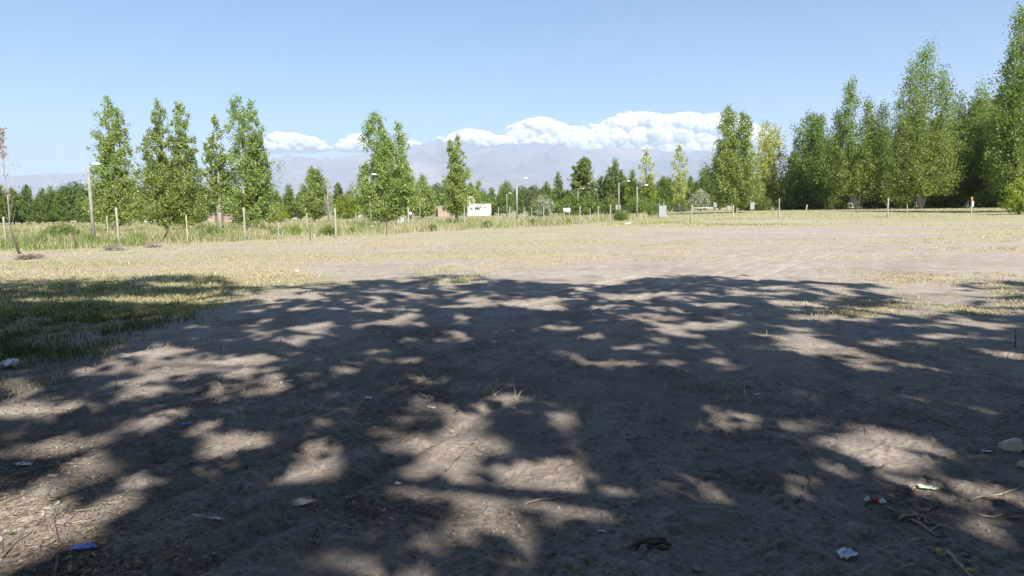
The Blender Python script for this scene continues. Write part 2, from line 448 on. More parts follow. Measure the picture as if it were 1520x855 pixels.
# ------------------------------------------------------------------ grass
def grass_obj(name, P, h, w, lean, mat, label, cat, seed=0, bend=True):
    """P (N,3) roots; every blade is a bent two-segment ribbon ending in a point"""
    rg = np.random.default_rng(seed); n = len(P)
    a = rg.random(n) * 2 * np.pi
    dx = np.cos(a); dy = np.sin(a)
    b = rg.random(n) * 2 * np.pi
    lx = np.cos(b) * lean; ly = np.sin(b) * lean
    side = np.stack([dx, dy, np.zeros(n)], 1) * (w / 2)[:, None]
    mid = P + np.stack([lx * h * .35, ly * h * .35, h * .55], 1)
    tip = P + np.stack([lx * h, ly * h, h * (1 - .25 * lean)], 1)
    base = P - np.array([0, 0, .01])
    V = np.stack([base - side, base + side, mid + side * .75, mid - side * .75, tip], 1).reshape(-1, 3)
    k = np.arange(n)[:, None] * 5
    tri = np.concatenate([k + np.array([[0, 1, 2]]), k + np.array([[0, 2, 3]]), k + np.array([[3, 2, 4]])], 0)
    me = raw_mesh(name, V, tri)
    o = link(name, me, mat); tag(o, label, cat, kind='stuff'); return o

def sample_px(n, x0, x1, y0, y1, seed, power=1.0, jitter=True):
    """points on the ground, thinning out with distance so far grass is not wastefully dense"""
    rg = np.random.default_rng(seed)
    px = rg.uniform(x0, x1, n); py = y0 + (y1 - y0) * rg.random(n) ** power
    dxx = fw.x * F + rt.x * (px - 760) - up.x * (py - 427.5)
    dyy = fw.y * F + rt.y * (px - 760) - up.y * (py - 427.5)
    dzz = fw.z * F + rt.z * (px - 760) - up.z * (py - 427.5)
    t = np.full(n, 0.0); z = np.zeros(n)
    for _ in range(4):
        t = (z - CAMZ) / np.minimum(dzz, -1.5)
        X = dxx * t; Y = dyy * t
        z = height(X, Y, False)
    return X, Y, height(X, Y), px, py

def mat_grass(name, stops, tr=.3): return leaf_mat(name, stops, tr, .6, .2, 0.0)
G_dry = mat_grass('dry_grass', [(0, (.23, .215, .11)), (.3, (.33, .29, .175)), (.75, (.44, .39, .255)), (1, (.56, .51, .37))])
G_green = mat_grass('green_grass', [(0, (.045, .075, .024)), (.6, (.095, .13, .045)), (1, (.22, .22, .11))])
G_mix = mat_grass('mixed_grass', [(0, (.16, .20, .06)), (.35, (.27, .29, .11)), (.7, (.40, .37, .20)), (1, (.55, .50, .31))])
G_weed = mat_grass('tall_weeds', [(0, (.16, .185, .08)), (.35, (.27, .28, .135)), (.7, (.40, .355, .22)), (1, (.52, .43, .33))])
G_gweed = mat_grass('green_weeds', [(0, (.08, .13, .03)), (.6, (.16, .22, .065)), (1, (.28, .33, .12))])
G_straw = mat_grass('straw', [(0, (.18, .14, .09)), (.6, (.32, .26, .175)), (1, (.44, .38, .28))], .15)

# short dry turf over the middle field
X, Y, Z, px, py = sample_px(230000, -60, 1580, 327, 470, 1, .85)
g, nn = cover(X, Y, px, py)
fr = 1.02 * px * 0 + 1
clump = ss(.40, .62, fbm(X * 2.2, Y * 2.2, 3, ox=44))
keep = (np.random.default_rng(3).random(len(X)) < g * (.25 + .75 * clump)) & (Y > 8) & (Y < 95)
X, Y, Z, nn = X[keep], Y[keep], Z[keep], nn[keep]
d = np.hypot(X, Y); rg = np.random.default_rng(4)
hh = (.018 + .045 * rg.random(len(X)) ** 1.5) * (1 + .8 * ss(.5, .8, fbm(X * .3, Y * .3, 2)))
isg = rg.random(len(X)) < nn * .75
P = np.stack([X, Y, Z], 1)
grass_obj('dry_turf', P[~isg], hh[~isg], (.006 + .0006 * d[~isg]), .6 + rg.random((~isg).sum()) * .7, G_dry, 'short yellowed dry grass covering the open field', 'grass', 5)
grass_obj('green_turf', P[isg], hh[isg], (.006 + .0006 * d[isg]), .5 + rg.random(isg.sum()) * .6, G_mix, 'short greenish grass mixed into the open field', 'grass', 6)

# green grass patch in the shade on the left
X, Y, Z, px, py = sample_px(120000, -120, 620, 400, 560, 7)
g, nn = cover(X, Y, px, py)
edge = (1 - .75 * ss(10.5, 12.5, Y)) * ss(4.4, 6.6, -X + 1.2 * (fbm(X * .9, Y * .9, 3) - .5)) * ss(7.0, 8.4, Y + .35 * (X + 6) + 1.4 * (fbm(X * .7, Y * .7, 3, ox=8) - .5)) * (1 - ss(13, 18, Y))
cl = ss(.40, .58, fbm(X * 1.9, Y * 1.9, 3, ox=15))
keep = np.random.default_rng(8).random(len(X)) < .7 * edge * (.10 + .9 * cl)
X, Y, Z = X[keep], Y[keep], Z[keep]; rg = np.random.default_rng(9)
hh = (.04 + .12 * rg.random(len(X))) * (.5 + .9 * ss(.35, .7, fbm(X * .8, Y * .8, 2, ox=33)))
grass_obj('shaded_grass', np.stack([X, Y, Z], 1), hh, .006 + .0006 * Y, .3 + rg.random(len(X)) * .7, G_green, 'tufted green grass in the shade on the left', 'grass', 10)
# a few taller seed stalks, dry
def scatter(n, poly_fn, x0, x1, y0, y1, seed):
    X, Y, Z, px, py = sample_px(n, x0, x1, y0, y1, seed)
    k = poly_fn(X, Y, px, py); return X[k], Y[k], Z[k]
rgA = np.random.default_rng(12)
def dens(X, Y, px, py):
    q = fbm(X * 1.3, Y * 1.3, 3, ox=71)
    return rgA.random(len(X)) < ss(.52, .70, q) * (.25 + .75 * ss(3, 5, np.abs(X)))
X, Y, Z = scatter(15000, dens, -50, 1570, 405, 600, 13)
grass_obj('dry_stubble', np.stack([X, Y, Z], 1), .04 + .12 * rgA.random(len(X)) ** 2, np.full(len(X), .006), .3 + rgA.random(len(X)) * 1.0, G_dry, 'sparse dry stubble poking from the trampled soil', 'stubble', 14)
# tuft line at the edge of the shade, centre
X, Y, Z, px, py = sample_px(9000, 600, 745, 398, 422, 15)
k = rgA.random(len(X)) < .35 * ss(.38, .6, fbm(X * 2, Y * 2, 2)) * (1 - np.abs((px - 672) / 75))
X, Y, Z = X[k], Y[k], Z[k]
grass_obj('edge_tuft', np.stack([X, Y, Z], 1), .04 + .09 * rgA.random(len(X)), np.full(len(X), .011), .3 + rgA.random(len(X)) * .6, G_mix, 'taller grass tuft strip at the edge of the shade', 'grass', 16)

# tall weeds beyond the fence, left and centre
def fence_y(x): return np.where(x > -16, 46 + (x + 12) * 1.15, 39.8 + (x + 16) * .9)
def weeds(n, seed, hmin, hmax, mat, name, label, thr):
    rg = np.random.default_rng(seed)
    X, Y, Z, px, py = sample_px(n, -80, 985, 321, 388, seed, 1.0)
    fy = fence_y(X) + 3.0 * (fbm(X * .15, Y * 0 + 3, 2, ox=seed) - .5)
    front = ss(-2.5, 1.5, Y - fy)
    q = fbm(X * .28, Y * .28, 3, ox=seed * 3.1)
    k = (rg.random(n) < front * ss(thr, thr + .2, q)) & (Y < 170)
    X, Y, Z, q = X[k], Y[k], Z[k], q[k]
    dd = np.hypot(X, Y)
    h = (hmin + (hmax - hmin) * rg.random(len(X))) * (.45 + .9 * ss(thr, .75, q)) * ss(-3.5, 3, Y - fence_y(X)) * (1 - .35 * ss(90, 160, dd))
    h = np.maximum(h, .06)
    grass_obj(name, np.stack([X, Y, Z], 1), h, .012 + .0005 * dd, .15 + rg.random(len(X)) * .5, mat, label, 'weeds', seed + 1)
weeds(130000, 20, .18, .72, G_weed, 'tall_weeds', 'tall tan and green weeds beyond the fence posts', .25)
weeds(60000, 22, .3, .8, G_gweed, 'green_weeds', 'clumps of green weeds beyond the fence posts', .50)
# lawn to the right under the grove
X, Y, Z, px, py = sample_px(90000, 900, 1600, 306, 336, 24)
k = (rgA.random(len(X)) < .25 + .75 * ss(.35, .6, fbm(X * .25, Y * .25, 3))) & (rgA.random(len(X)) < ss(50, 76, Y + 14 * (fbm(X * .08, Y * .08, 2) - .5)))
k &= (Y > 48) & (Y < 150)
X, Y, Z = X[k], Y[k], Z[k]
grass_obj('grove_grass', np.stack([X, Y, Z], 1), .06 + .12 * rgA.random(len(X)), np.full(len(X), .045), .3 + rgA.random(len(X)) * .6, G_mix, 'pale green grass along the foot of the grove', 'grass', 25)

# debris on the near soil: straw, chips, tiny leaves
def litter_mesh(name, n, seed, lmin, lmax, wmin, wmax, mat, label, region):
    rg = np.random.default_rng(seed)
    X, Y, Z, px, py = sample_px(n, -40, 1560, *region, seed, 1.0)
    q = fbm(X * 1.2, Y * 1.2, 3, ox=seed)
    k = rg.random(n) < .12 + .88 * ss(.45, .7, q) * (.45 + .55 * ss(1.0, 3.0, X))
    X, Y, Z = X[k], Y[k], Z[k]; n = len(X)
    a = rg.random(n) * np.pi * 2; L = lmin + (lmax - lmin) * rg.random(n) ** 2; W = wmin + (wmax - wmin) * rg.random(n)
    ca, sa = np.cos(a), np.sin(a); bow = (rg.random(n) - .5) * L * .3
    z = lambda q: height(X + 0, Y + 0) + .002 + q
    pts = []
    for t, wd in ((-.5, .4), (0, 1), (.5, .4)):
        cx = X + ca * L * t - sa * bow * (1 if t == 0 else 0); cy = Y + sa * L * t + ca * bow * (1 if t == 0 else 0)
        zz = height(cx, cy) + .003 + .006 * rg.random(n)
        pts.append(np.stack([cx - sa * W * wd / 2, cy + ca * W * wd / 2, zz + .003], 1))
        pts.append(np.stack([cx + sa * W * wd / 2, cy - ca * W * wd / 2, zz], 1))
    V = np.stack(pts, 1).reshape(-1, 3)
    kk = np.arange(n)[:, None] * 6
    Q = np.concatenate([kk + np.array([[0, 1, 3, 2]]), kk + np.array([[2, 3, 5, 4]])], 0)
    o = link(name, raw_mesh(name, V, Q), mat); tag(o, label, 'debris', kind='stuff')
litter_mesh('straw_litter', 14000, 31, .015, .08, .002, .004, G_straw, 'short bits of straw lying on the soil', (420, 900))
litter_mesh('twig_litter', 11000, 32, .02, .22, .002, .006, M['twig'], 'small dark twig bits scattered on the soil', (420, 900))
chips = leaf_mat('dry_leaf_chips', [(0, (.10, .075, .05)), (.6, (.25, .19, .13)), (1, (.48, .44, .36))], .1, .8, .1, 0)
litter_mesh('leaf_chips', 16000, 33, .008, .045, .005, .022, chips, 'crumbled dry leaf bits scattered on the soil', (430, 900))
# pebbles and clods
def pebbles(n, seed):
    rg = np.random.default_rng(seed)
    X, Y, Z, px, py = sample_px(n, -40, 1560, 430, 900, seed)
    k = rg.random(n) < .2 + .8 * ss(.45, .65, fbm(X * .9, Y * .9, 2, ox=14)); X, Y, Z = X[k], Y[k], Z[k]; n = len(X)
    o8 = np.array([[1, 0, 0], [-1, 0, 0], [0, 1, 0], [0, -1, 0], [0, 0, 1], [0, 0, -1.]])
    s = (.003 + .011 * rg.random(n) ** 3)[:, None, None]
    V = o8[None] * s * (.7 + .6 * rg.random((n, 6, 3))) + rg.normal(0, .15, (n, 6, 3)) * s
    V = V * np.array([1.2, 1.2, .7]) + np.stack([X, Y, Z + .001], 1)[:, None]
    fc = np.array([[0, 2, 4], [2, 1, 4], [1, 3, 4], [3, 0, 4], [2, 0, 5], [1, 2, 5], [3, 1, 5], [0, 3, 5]])
    Q = (np.arange(n)[:, None, None] * 6 + fc[None]).reshape(-1, 3)
    cm = leaf_mat('pebble_soil', [(0, (.15, .12, .095)), (.8, (.27, .23, .19)), (1, (.34, .30, .25))], 0, .9, .2, 0)
    o = link('pebbles', raw_mesh('pebbles', V.reshape(-1, 3), Q, True), cm); tag(o, 'small pebbles and crumbs of earth on the soil', 'pebbles', kind='stuff')
pebbles(6000, 34)

# ------------------------------------------------------------------ trees
def leaf_quads(C, size, rg, flat=0.0):
    n = len(C)
    nrm = rg.normal(size=(n, 3)); nrm[:, 2] += flat
    nrm /= np.linalg.norm(nrm, axis=1)[:, None]
    a = rg.normal(size=(n, 3)); u = np.cross(nrm, a); u /= np.linalg.norm(u, axis=1)[:, None] + 1e-9
    v = np.cross(nrm, u)
    s = (size * (.65 + .7 * rg.random(n)))[:, None] if np.isscalar(size) else (size * (.65 + .7 * rg.random(n)))[:, None]
    V = np.stack([C - u * s * .5, C - v * s * .36 + nrm * s * .06, C + u * s * .55, C + v * s * .36 + nrm * s * .06], 1).reshape(-1, 3)
    Q = np.arange(n * 4).reshape(-1, 4)
    return V, Q

def make_tree(name, H, spires, leaf, nleaf, leafmat, barkmat, seed, clear=.12, rise=1.0, trunk_r=None, clump=.10, sparse=0.0, profile='poplar', nbr=None, limbs=True):
    """spires: list of (dx, dy, z0, ztop, radius). Returns (trunk mesh, crown mesh)"""
    rg = np.random.default_rng(seed); random.seed(seed)
    tr = MB(); R0 = trunk_r or (.012 * H + .03)
    C = []
    tot = sum((s[3] - s[2]) * s[4] for s in spires); nleaf = int(nleaf * 2.1)
    for si, (dx, dy, z0, z1, R) in enumerate(spires):
        hgt = z1 - z0
        # stem
        pts = []; rad = []
        nseg = 9
        wob = rg.normal(0, .012 * H, (nseg + 1, 2)) * .4
        for i in range(nseg + 1):
            t = i / nseg; z = z1 * .97 * t
            f = min(1, z / max(z0 + .25 * hgt, .1)) ** 1.2
            pts.append((dx * f + wob[i, 0] * t, dy * f + wob[i, 1] * t, z - .15 * (i == 0)))
            rad.append(max(.012, R0 * (1 - t) ** .9 * (1 if si == 0 else .72)))
        tr.tube(pts, rad, 7)
        stem = np.array(pts); sz = stem[:, 2]
        n_b = nbr or int(26 + hgt * 5)
        nl = int(nleaf * (hgt * R) / tot / n_b)
        for b in range(n_b):
            t = (b + rg.random()) / n_b
            zc = z0 + hgt * t
            if profile == 'cone': rr = R * (min(1, (t + .12) / .2) ** .6) * (1 - t ** 1.25) ** .92 * 1.02 + .04 * R
            elif profile == 'poplar': rr = R * (min(1, (t + .10) / .28) ** .6) * (1 - t ** 3.6) ** .75 * 1.02 + .05 * R
            elif profile == 'cone': rr = R * (min(1, (t + .12) / .2) ** .6) * (1 - t) ** .85 * 1.15 + .04 * R
            elif profile == 'column': rr = R * (min(1, (t + .15) / .25) ** .6) * (1 - t ** 4) ** .8 + .05 * R
            else: rr = R * math.sqrt(max(.03, 1 - (2 * t - .92) ** 2))
            rr *= .72 + .55 * rg.random()
            az = rg.random() * 2 * math.pi
            ux, uy = math.cos(az), math.sin(az)
            sx = np.interp(zc, sz, stem[:, 0]); sy = np.interp(zc, sz, stem[:, 1])
            dz = rr * rise * (.6 + .6 * rg.random())
            if profile == 'round': dz = rr * .25
            zs = zc - dz * .75
            zs = max(zs, clear * H * .8)
            e = np.array([sx + ux * rr, sy + uy * rr, zc + dz * .25])
            s0 = np.array([np.interp(zs, sz, stem[:, 0]), np.interp(zs, sz, stem[:, 1]), zs])
            if limbs and (b % 2 == 0):
                mid = (s0 + e) / 2 + np.array([0, 0, -.06 * rr])
                q = max(.008, R0 * .28 * (1 - t))
                tr.tube([s0, mid, e], [q, q * .6, .006], 4, cap=False)
            if rg.random() < sparse: continue
            m = max(4, int(nl * (.5 + rg.random()) * (rr / R + .25)))
            # several clumps along the branch
            nc = 3 + int(rr / (.22 * R + .15))
            for c in range(nc):
                u = rg.random() ** .55
                cc = s0 + (e - s0) * u + rg.normal(0, clump * R * .8, 3) * np.array([1, 1, 1.2])
                mm = max(2, m // nc)
                C.append(cc + np.clip(rg.normal(0, 1, (mm, 3)), -1.9, 1.9) * np.array([clump * R, clump * R, clump * R * 1.3]) * (.7 + .7 * rg.random()))
    C = np.vstack(C); C = C[C[:, 2] > clear * H * .55]
    V, Q = leaf_quads(C, leaf * .70, rg)
    crown = raw_mesh('crown', V, Q); crown.materials.append(leafmat)
    tm = bpy.data.meshes.new('trunk'); tm.from_pydata(tr.v, [], tr.f); tm.update()
    tm.polygons.foreach_set('use_smooth', [True] * len(tm.polygons)); tm.materials.append(barkmat)
    return tm, crown

def place_tree(kind, meshes, loc, label, cat, group=None, rz=0.0, sc=(1, 1, 1)):
    root = empty(kind, loc, rz); root.scale = sc
    tag(root, label, cat, group)
    link('trunk', meshes[0], None, root)
    link('crown', meshes[1], None, root)
    return root

def px_tree(kind, d, base_px, spires_px, label, leafmat='leaf', bark='bark', leaf=None, nleaf=9000, seed=1, clear=.1, profile='poplar', cat='tree', group=None, **kw):
    """a tree of its own mesh; spires_px: (px_top, py_top, width_px, py_low)"""
    loc = at(base_px, d)
    sp = []; Hm = 0
    for (px, py, w, low) in spires_px:
        zt = ztop(px, py, d) - loc.z
        x = ray(px, py).x / ray(px, py).y * d - loc.x
        z0 = max(.3, ztop(px, low, d) - loc.z)
        R = w * .58 * d / F
        sp.append((x, random.uniform(-.5, .5) * R, z0, zt, R)); Hm = max(Hm, zt)
    ms = make_tree(kind, Hm, sp, leaf or (.0030 * d + .03), nleaf, M[leafmat], M[bark], seed, clear=clear, profile=profile, **kw)
    return place_tree(kind, ms, loc, label, cat, group)

# poplars in the weedy field, left to right
px_tree('poplar_tree', 64, 167, [(160, 146, 34, 325), (178, 160, 30, 320), (168, 262, 62, 338), (150, 195, 26, 300)], 'tall poplar directly right of the leftmost lamp post, with two spires', nleaf=11000, seed=101)
px_tree('poplar_tree', 62, 246, [(234, 150, 30, 330), (228, 195, 34, 310), (240, 250, 62, 340)], 'left poplar of the close tall pair behind the leaning dark stake', nleaf=10000, seed=102)
px_tree('poplar_tree', 63, 271, [(267, 154, 30, 325), (262, 205, 32, 325), (274, 240, 46, 336)], 'right poplar of the close tall pair, its lower crown darker', nleaf=9500, seed=103)
px_tree('poplar_tree', 60, 326, [(319, 169, 21, 290), (309, 205, 22, 290), (323, 225, 28, 305)], 'slender pale green poplar with bare lower trunk, left of a broad one', leafmat='leaf', nleaf=4600, seed=104, clear=.25, sparse=.2)
px_tree('poplar_tree', 60, 366, [(357, 145, 36, 330), (376, 152, 30, 325), (362, 220, 66, 338), (380, 200, 30, 320)], 'tallest broad poplar standing right of the slender pale one, multi-stemmed', nleaf=13500, seed=105)
px_tree('poplar_tree', 110, 466, [(461, 250, 26, 318), (473, 252, 24, 318), (466, 275, 38, 320)], 'short dark green poplar beside a dead grey tree', nleaf=6500, seed=106, leafmat='leaf')
px_tree('poplar_tree', 72, 569, [(556, 168, 38, 325), (566, 185, 34, 325), (592, 184, 30, 318), (597, 240, 34, 320), (539, 243, 22, 300), (570, 250, 72, 328)], 'big double-crowned poplar right behind a thin lamp post, mid field', nleaf=17000, seed=107)
px_tree('poplar_tree', 88, 677, [(670, 208, 16, 290), (679, 202, 20, 300), (682, 245, 36, 318), (672, 262, 32, 315)], 'narrow forked poplar left of the white house', nleaf=7000, seed=108, clear=.15)
px_tree('leafy_tree', 150, 627, [(627, 262, 34, 317), (620, 280, 36, 317), (636, 278, 30, 317)], 'cone shaped green tree in front of the brick wall, left of the brick shed', nleaf=6500, seed=109, profile='cone')
# right hand pair and grove
px_tree('poplar_tree', 88, 1090, [(1081, 160, 38, 300), (1102, 170, 32, 300), (1084, 205, 52, 305), (1091, 240, 52, 302)], 'dense two-topped poplar clump standing clear of the grove, shadow at its left', nleaf=16000, seed=110, clear=.12)
px_tree('poplar_tree', 118, 1142, [(1139, 181, 40, 300), (1152, 186, 34, 300), (1139, 236, 40, 306)], 'thin crowned yellow-green tree just right of the dense two-topped poplar clump', leafmat='leaf_yellow', nleaf=6500, seed=111, profile='column', sparse=.1)
px_tree('poplar_tree', 112, 1207, [(1206, 171, 48, 304), (1217, 176, 46, 304), (1184, 225, 42, 306)], 'first broad poplar at the left end of the grove', nleaf=12000, seed=112, leafmat='leaf_forest')
px_tree('poplar_tree', 100, 1272, [(1263, 121, 54, 296), (1285, 150, 50, 296), (1250, 165, 46, 290)], 'pointed tall poplar with a straight pale trunk, second highest in the grove', nleaf=13000, seed=113, leafmat='leaf_forest', clear=.2, profile='cone')
px_tree('poplar_tree', 96, 1366, [(1372, 70, 78, 300), (1345, 98, 58, 300), (1392, 108, 58, 300), (1352, 180, 70, 298)], 'tallest poplar of the grove with a thick grey trunk', nleaf=22000, seed=114, leafmat='leaf_forest', clear=.15, profile='cone')
px_tree('poplar_tree', 110, 1320, [(1318, 155, 58, 300), (1303, 180, 50, 304)], 'lower poplar filling the gap left of the tallest poplar', nleaf=9000, seed=115, leafmat='leaf_forest', profile='cone')
px_tree('poplar_tree', 104, 1450, [(1434, 138, 54, 296), (1452, 130, 60, 298), (1472, 145, 58, 300)], 'darker green poplar right of the tallest one, several tops of like height', nleaf=15000, seed=116, leafmat='leaf_forest', profile='cone')
px_tree('poplar_tree', 66, 1538, [(1528, 12, 74, 290), (1502, 60, 40, 240), (1512, 100, 66, 300), (1500, 150, 60, 280)], 'large near poplar cut by the right edge of the picture', nleaf=20000, seed=117, leafmat='leaf_forest', profile='cone', leaf=.26)

# dead reddish-topped sapling on the far left
loc = at(13, 46)
tr = MB(); rgd = np.random.default_rng(9); random.seed(9)
Ht = ztop(12, 190, 46) - loc.z
tr.tube([(0, 0, -.1), (.03, 0, Ht * .4), (-.05, 0, Ht * .75), (-.12, 0, Ht)], [.055, .04, .022, .006], 7)
for i in range(34):
    t = .12 + .85 * rgd.random(); a = rgd.random() * 6.28; L = (1 - t) * 1.0 + .25
    z = Ht * t; e = (math.cos(a) * L * .38, math.sin(a) * L * .38, z + L * 1.2)
    tr.tube([(0, 0, z), (e[0] * .6, e[1] * .6, z + L * .5), e], [.013, .008, .004], 4, cap=False)
root = empty('dead_tree', loc); tag(root, 'bare thin dead tree with reddish dry leaves at its tip, at the left edge', 'tree')
tr.build('trunk', M['bark'], root, True)
n = 260; tt = 1 - rgd.random(n) ** 1.6 * .26
C = np.stack([rgd.normal(-.1, .14, n), rgd.normal(0, .14, n), Ht * tt], 1)
n2 = 40; C2 = np.stack([rgd.normal(0, .35, n2), rgd.normal(0, .35, n2), Ht * (.35 + .5 * rgd.random(n2))], 1)
V, Q = leaf_quads(np.vstack([C, C2]), .15, rgd)
me = raw_mesh('crown', V, Q); link('crown', me, M['leaf_rust'], root)
# dead grey tree beside the short poplar
loc = at(487, 108); Ht = ztop(487, 262, 108) - loc.z
tr = MB()
tr.tube([(0, 0, -.1), (.05, 0, Ht * .5), (0, 0, Ht)], [.14, .08, .01], 7)
for i in range(70):
    t = .1 + .85 * rgd.random(); a = rgd.random() * 6.28; L = (1 - t) * 1.5 + .4; z = Ht * t
    tr.tube([(0, 0, z), (math.cos(a) * L * .3, math.sin(a) * L * .3, z + L * .4), (math.cos(a) * L * .4, math.sin(a) * L * .4, z + L)], [.035, .02, .01], 4, cap=False)
root = empty('dead_tree', loc); tag(root, 'dead grey bare tree right of the short dark poplar', 'tree')
tr.build('trunk', M['bark'], root, True)

# prototypes for the tree belts -------------------------------------
def proto(kind, H, sp, leafm, seed, **kw):
    return make_tree(kind, H, sp, kw.pop('leaf', .5), kw.pop('nleaf', 3600), M[leafm], M[kw.pop('bark', 'bark_dark')], seed, **kw)
P_pop = [proto('p', 14, [(0, 0, 1.0, 14, 2.1), (.9, .5, 1.0, 11.5, 1.6)], 'leaf_forest', 201),
         proto('p', 14, [(0, 0, 1.0, 14, 2.6), (-1.2, .5, .8, 11, 2.0), (1.2, -.5, .8, 12, 1.8)], 'leaf_forest', 202, profile='cone', nleaf=4600),
         proto('p', 14, [(0, 0, 1.2, 14, 1.9)], 'leaf_forest', 203, profile='column')]
P_round = [proto('r', 12, [(0, 0, 1.2, 12, 5.0), (2.8, 1, 1.5, 10, 3.5), (-2.6, 0, 1.5, 10.4, 3.8)], 'leaf_dark', 211, profile='round', nleaf=6500, leaf=.6),
           proto('r', 12, [(0, 0, 1.0, 12, 4.2), (2.4, 1, 1.2, 9.5, 3.3)], 'leaf_olive', 212, profile='round', nleaf=5500, leaf=.6),
           proto('r', 12, [(0, 0, .8, 12, 4.4), (-2.4, 1, 1, 10, 3.5)], 'leaf_forest', 213, profile='round', nleaf=5500, leaf=.55)]
P_lime = [proto('l', 14, [(0, 0, 1, 14, 2.2), (.8, 0, 1, 11, 2.0)], 'leaf_lime', 221, nleaf=3000, sparse=.2),
          proto('l', 14, [(0, 0, 1, 14, 2.0)], 'leaf_yellow', 222, nleaf=1500, sparse=.4, profile='column')]
P_sil = [proto('s', 4, [(0, 0, .3, 4, 1.9), (1.0, 0, .3, 3.4, 1.4)], 'leaf_silver', 231, profile='round', nleaf=1800, leaf=.3)]
P_grove = [proto('g', 17, [(0, 0, 3.3000000000000003, 17, 3.2), (1.5, .8, 3.3000000000000003, 14, 2.6)], 'leaf_forest', 241, nleaf=7000, leaf=.38, bark='bark', profile='cone'),
           proto('g', 17, [(0, 0, 3.1, 17, 2.8), (-1.6, .5, 2.9000000000000004, 13, 2.6), (1.4, -1, 3.1, 12, 2.2)], 'leaf_forest', 242, nleaf=7000, leaf=.38, bark='bark'),
           proto('g', 17, [(0, 0, 2.9000000000000004, 17, 3.4)], 'leaf_forest', 243, nleaf=6000, leaf=.4, bark='bark_dark', profile='cone')]
P_bush = [proto('b', 3, [(0, 0, .1, 3, 1.9), (1.0, .3, .1, 2.3, 1.4), (-1.1, 0, .1, 2.4, 1.3)], 'leaf_forest', 251, profile='round', nleaf=1800, leaf=.28, clear=.0),
          proto('b', 3, [(0, 0, .1, 3, 1.9), (1.0, .3, .1, 2.3, 1.4)], 'leaf_lime', 252, profile='round', nleaf=1500, leaf=.28, clear=.0)]
def belt(kind, ms, H0_, px, top, d, wscale, label, cat='tree', group=None, seed=None):
    loc = at(px, d); h = ztop(px, top, d) - loc.z; s = h / H0_
    rz = random.Random(seed if seed is not None else px * 7 + d).random() * 6.28
    w = s * wscale * (1.08 if kind == 'grove_tree' else 1.2 if kind == 'belt_tree' else 1.0)
    return place_tree(kind, ms, loc, label, cat, group, rz, (w, w, s))
GL = 'background tree in the belt along the far left edge of the field'
GC = 'background tree in the far belt behind the middle of the field'
GR = 'inner tree of the dense poplar grove on the right'
gl = 'trees of the far left belt'; gc = 'trees of the far middle belt'; gr = 'trees inside the right grove'
for (px, top, d, k, ws) in [(-28, 270, 150, 0, 1), (-8, 276, 150, 1, 1), (4, 275, 150, 0, 1.1), (20, 279, 155, 2, 1), (31, 286, 160, 1, .9), (42, 275, 150, 2, .9), (56, 294, 150, 0, 1), (66, 280, 150, 0, .9), (78, 276, 152, 1, 1.0), (92, 284, 150, 2, 1.1), (121, 284, 148, 0, .9), (132, 292, 148, 1, 1), (144, 287, 150, 0, 1), (187, 296, 140, 1, 1), (209, 296, 150, 2, .9), (221, 300, 150, 0, 1.0), (290, 288, 110, 1, .85), (302, 292, 140, 0, .9), (412, 282, 150, 1, .9), (430, 274, 150, 1, 1.2), (446, 285, 150, 0, 1.1)]:
    belt('belt_tree', P_pop[k], 14, px, top, d, ws, GL, group=gl)
for (px, top, d, k, ws) in [(115, 273, 190, 0, 1.0), (100, 282, 190, 1, .9), (200, 276, 200, 0, .8), (296, 274, 190, 1, .9), (335, 276, 190, 0, .9), (350, 280, 190, 1, .9), (398, 277, 190, 1, .9), (385, 282, 200, 0, .9), (15, 290, 200, 0, .9), (60, 292, 200, 1, .9), (160, 288, 200, 1, .9), (240, 284, 200, 0, .9), (270, 288, 200, 2, .9)]:
    belt('belt_tree', P_round[k], 12, px, top, d, ws, GL, group=gl)
# middle belt, individually distinctive ones first
belt('round_bush', P_bush[1], 3, 516, 292, 170, 1.2, 'bright lime round bush in front of the far belt, left of the double-crowned poplar', 'bush')
belt('round_bush', P_bush[1], 3, 84 + 4 * 98 - 68, 304, 110, 1.0, 'low yellowish bush between the broad poplar and the short dark poplar', 'bush')
belt('dark_tree', P_pop[2], 14, 504, 272, 220, 1.2, 'dark bluish tree rising beyond the lime bush', 'tree')
belt('lime_tree', P_lime[0], 14, 711, 268, 250, 1.2, 'yellow-green tree right behind the white house tower', 'tree')
belt('poplar_tree', P_pop[2], 14, 866, 235, 170, 1.5, 'compact oval poplar highest between the two arm lamp posts', 'tree')
belt('poplar_tree', P_pop[0], 14, 829, 256, 180, .8, 'narrow pointed poplar left of the compact oval one', 'tree')
belt('poplar_tree', P_pop[1], 14, 913, 236, 170, 1.1, 'cone shaped poplar rising directly above the pair of lamp posts', 'tree')
belt('lime_tree', P_lime[0], 14, 938, 252, 165, .9, 'lime green tree right of the cone shaped poplar', 'tree')
belt('lime_tree', P_lime[1], 14, 959, 221, 160, .95, 'tall thin pale green tree with see-through top', 'tree')
belt('lime_tree', P_lime[0], 14, 964, 258, 158, 1.1, 'low lime green tree at the foot of the tall see-through one', 'tree')
belt('lime_tree', P_lime[1], 14, 1007, 214, 160, .9, 'sparse yellowing tree against the clouds, left of the dense poplar clump', 'tree')
belt('lime_tree', P_lime[1], 14, 1009, 252, 158, 1.2, 'yellow leaved small tree under the sparse yellowing tree', 'tree')
belt('round_tree', P_round[2], 12, 1045, 252, 160, .8, 'rounded green tree behind the silvery bush', 'tree')
belt('round_tree', P_round[2], 12, 752, 271, 200, .75, 'rounded green tree behind the tall arm lamp post', 'tree')
belt('silver_bush', P_sil[0], 4, 806, 292, 130, 1.1, 'silvery grey-leaved bush right of the tall arm lamp post', 'bush')
belt('silver_bush', P_sil[0], 4, 1039, 284, 130, 1.0, 'silvery grey-leaved small tree near the white board', 'bush')
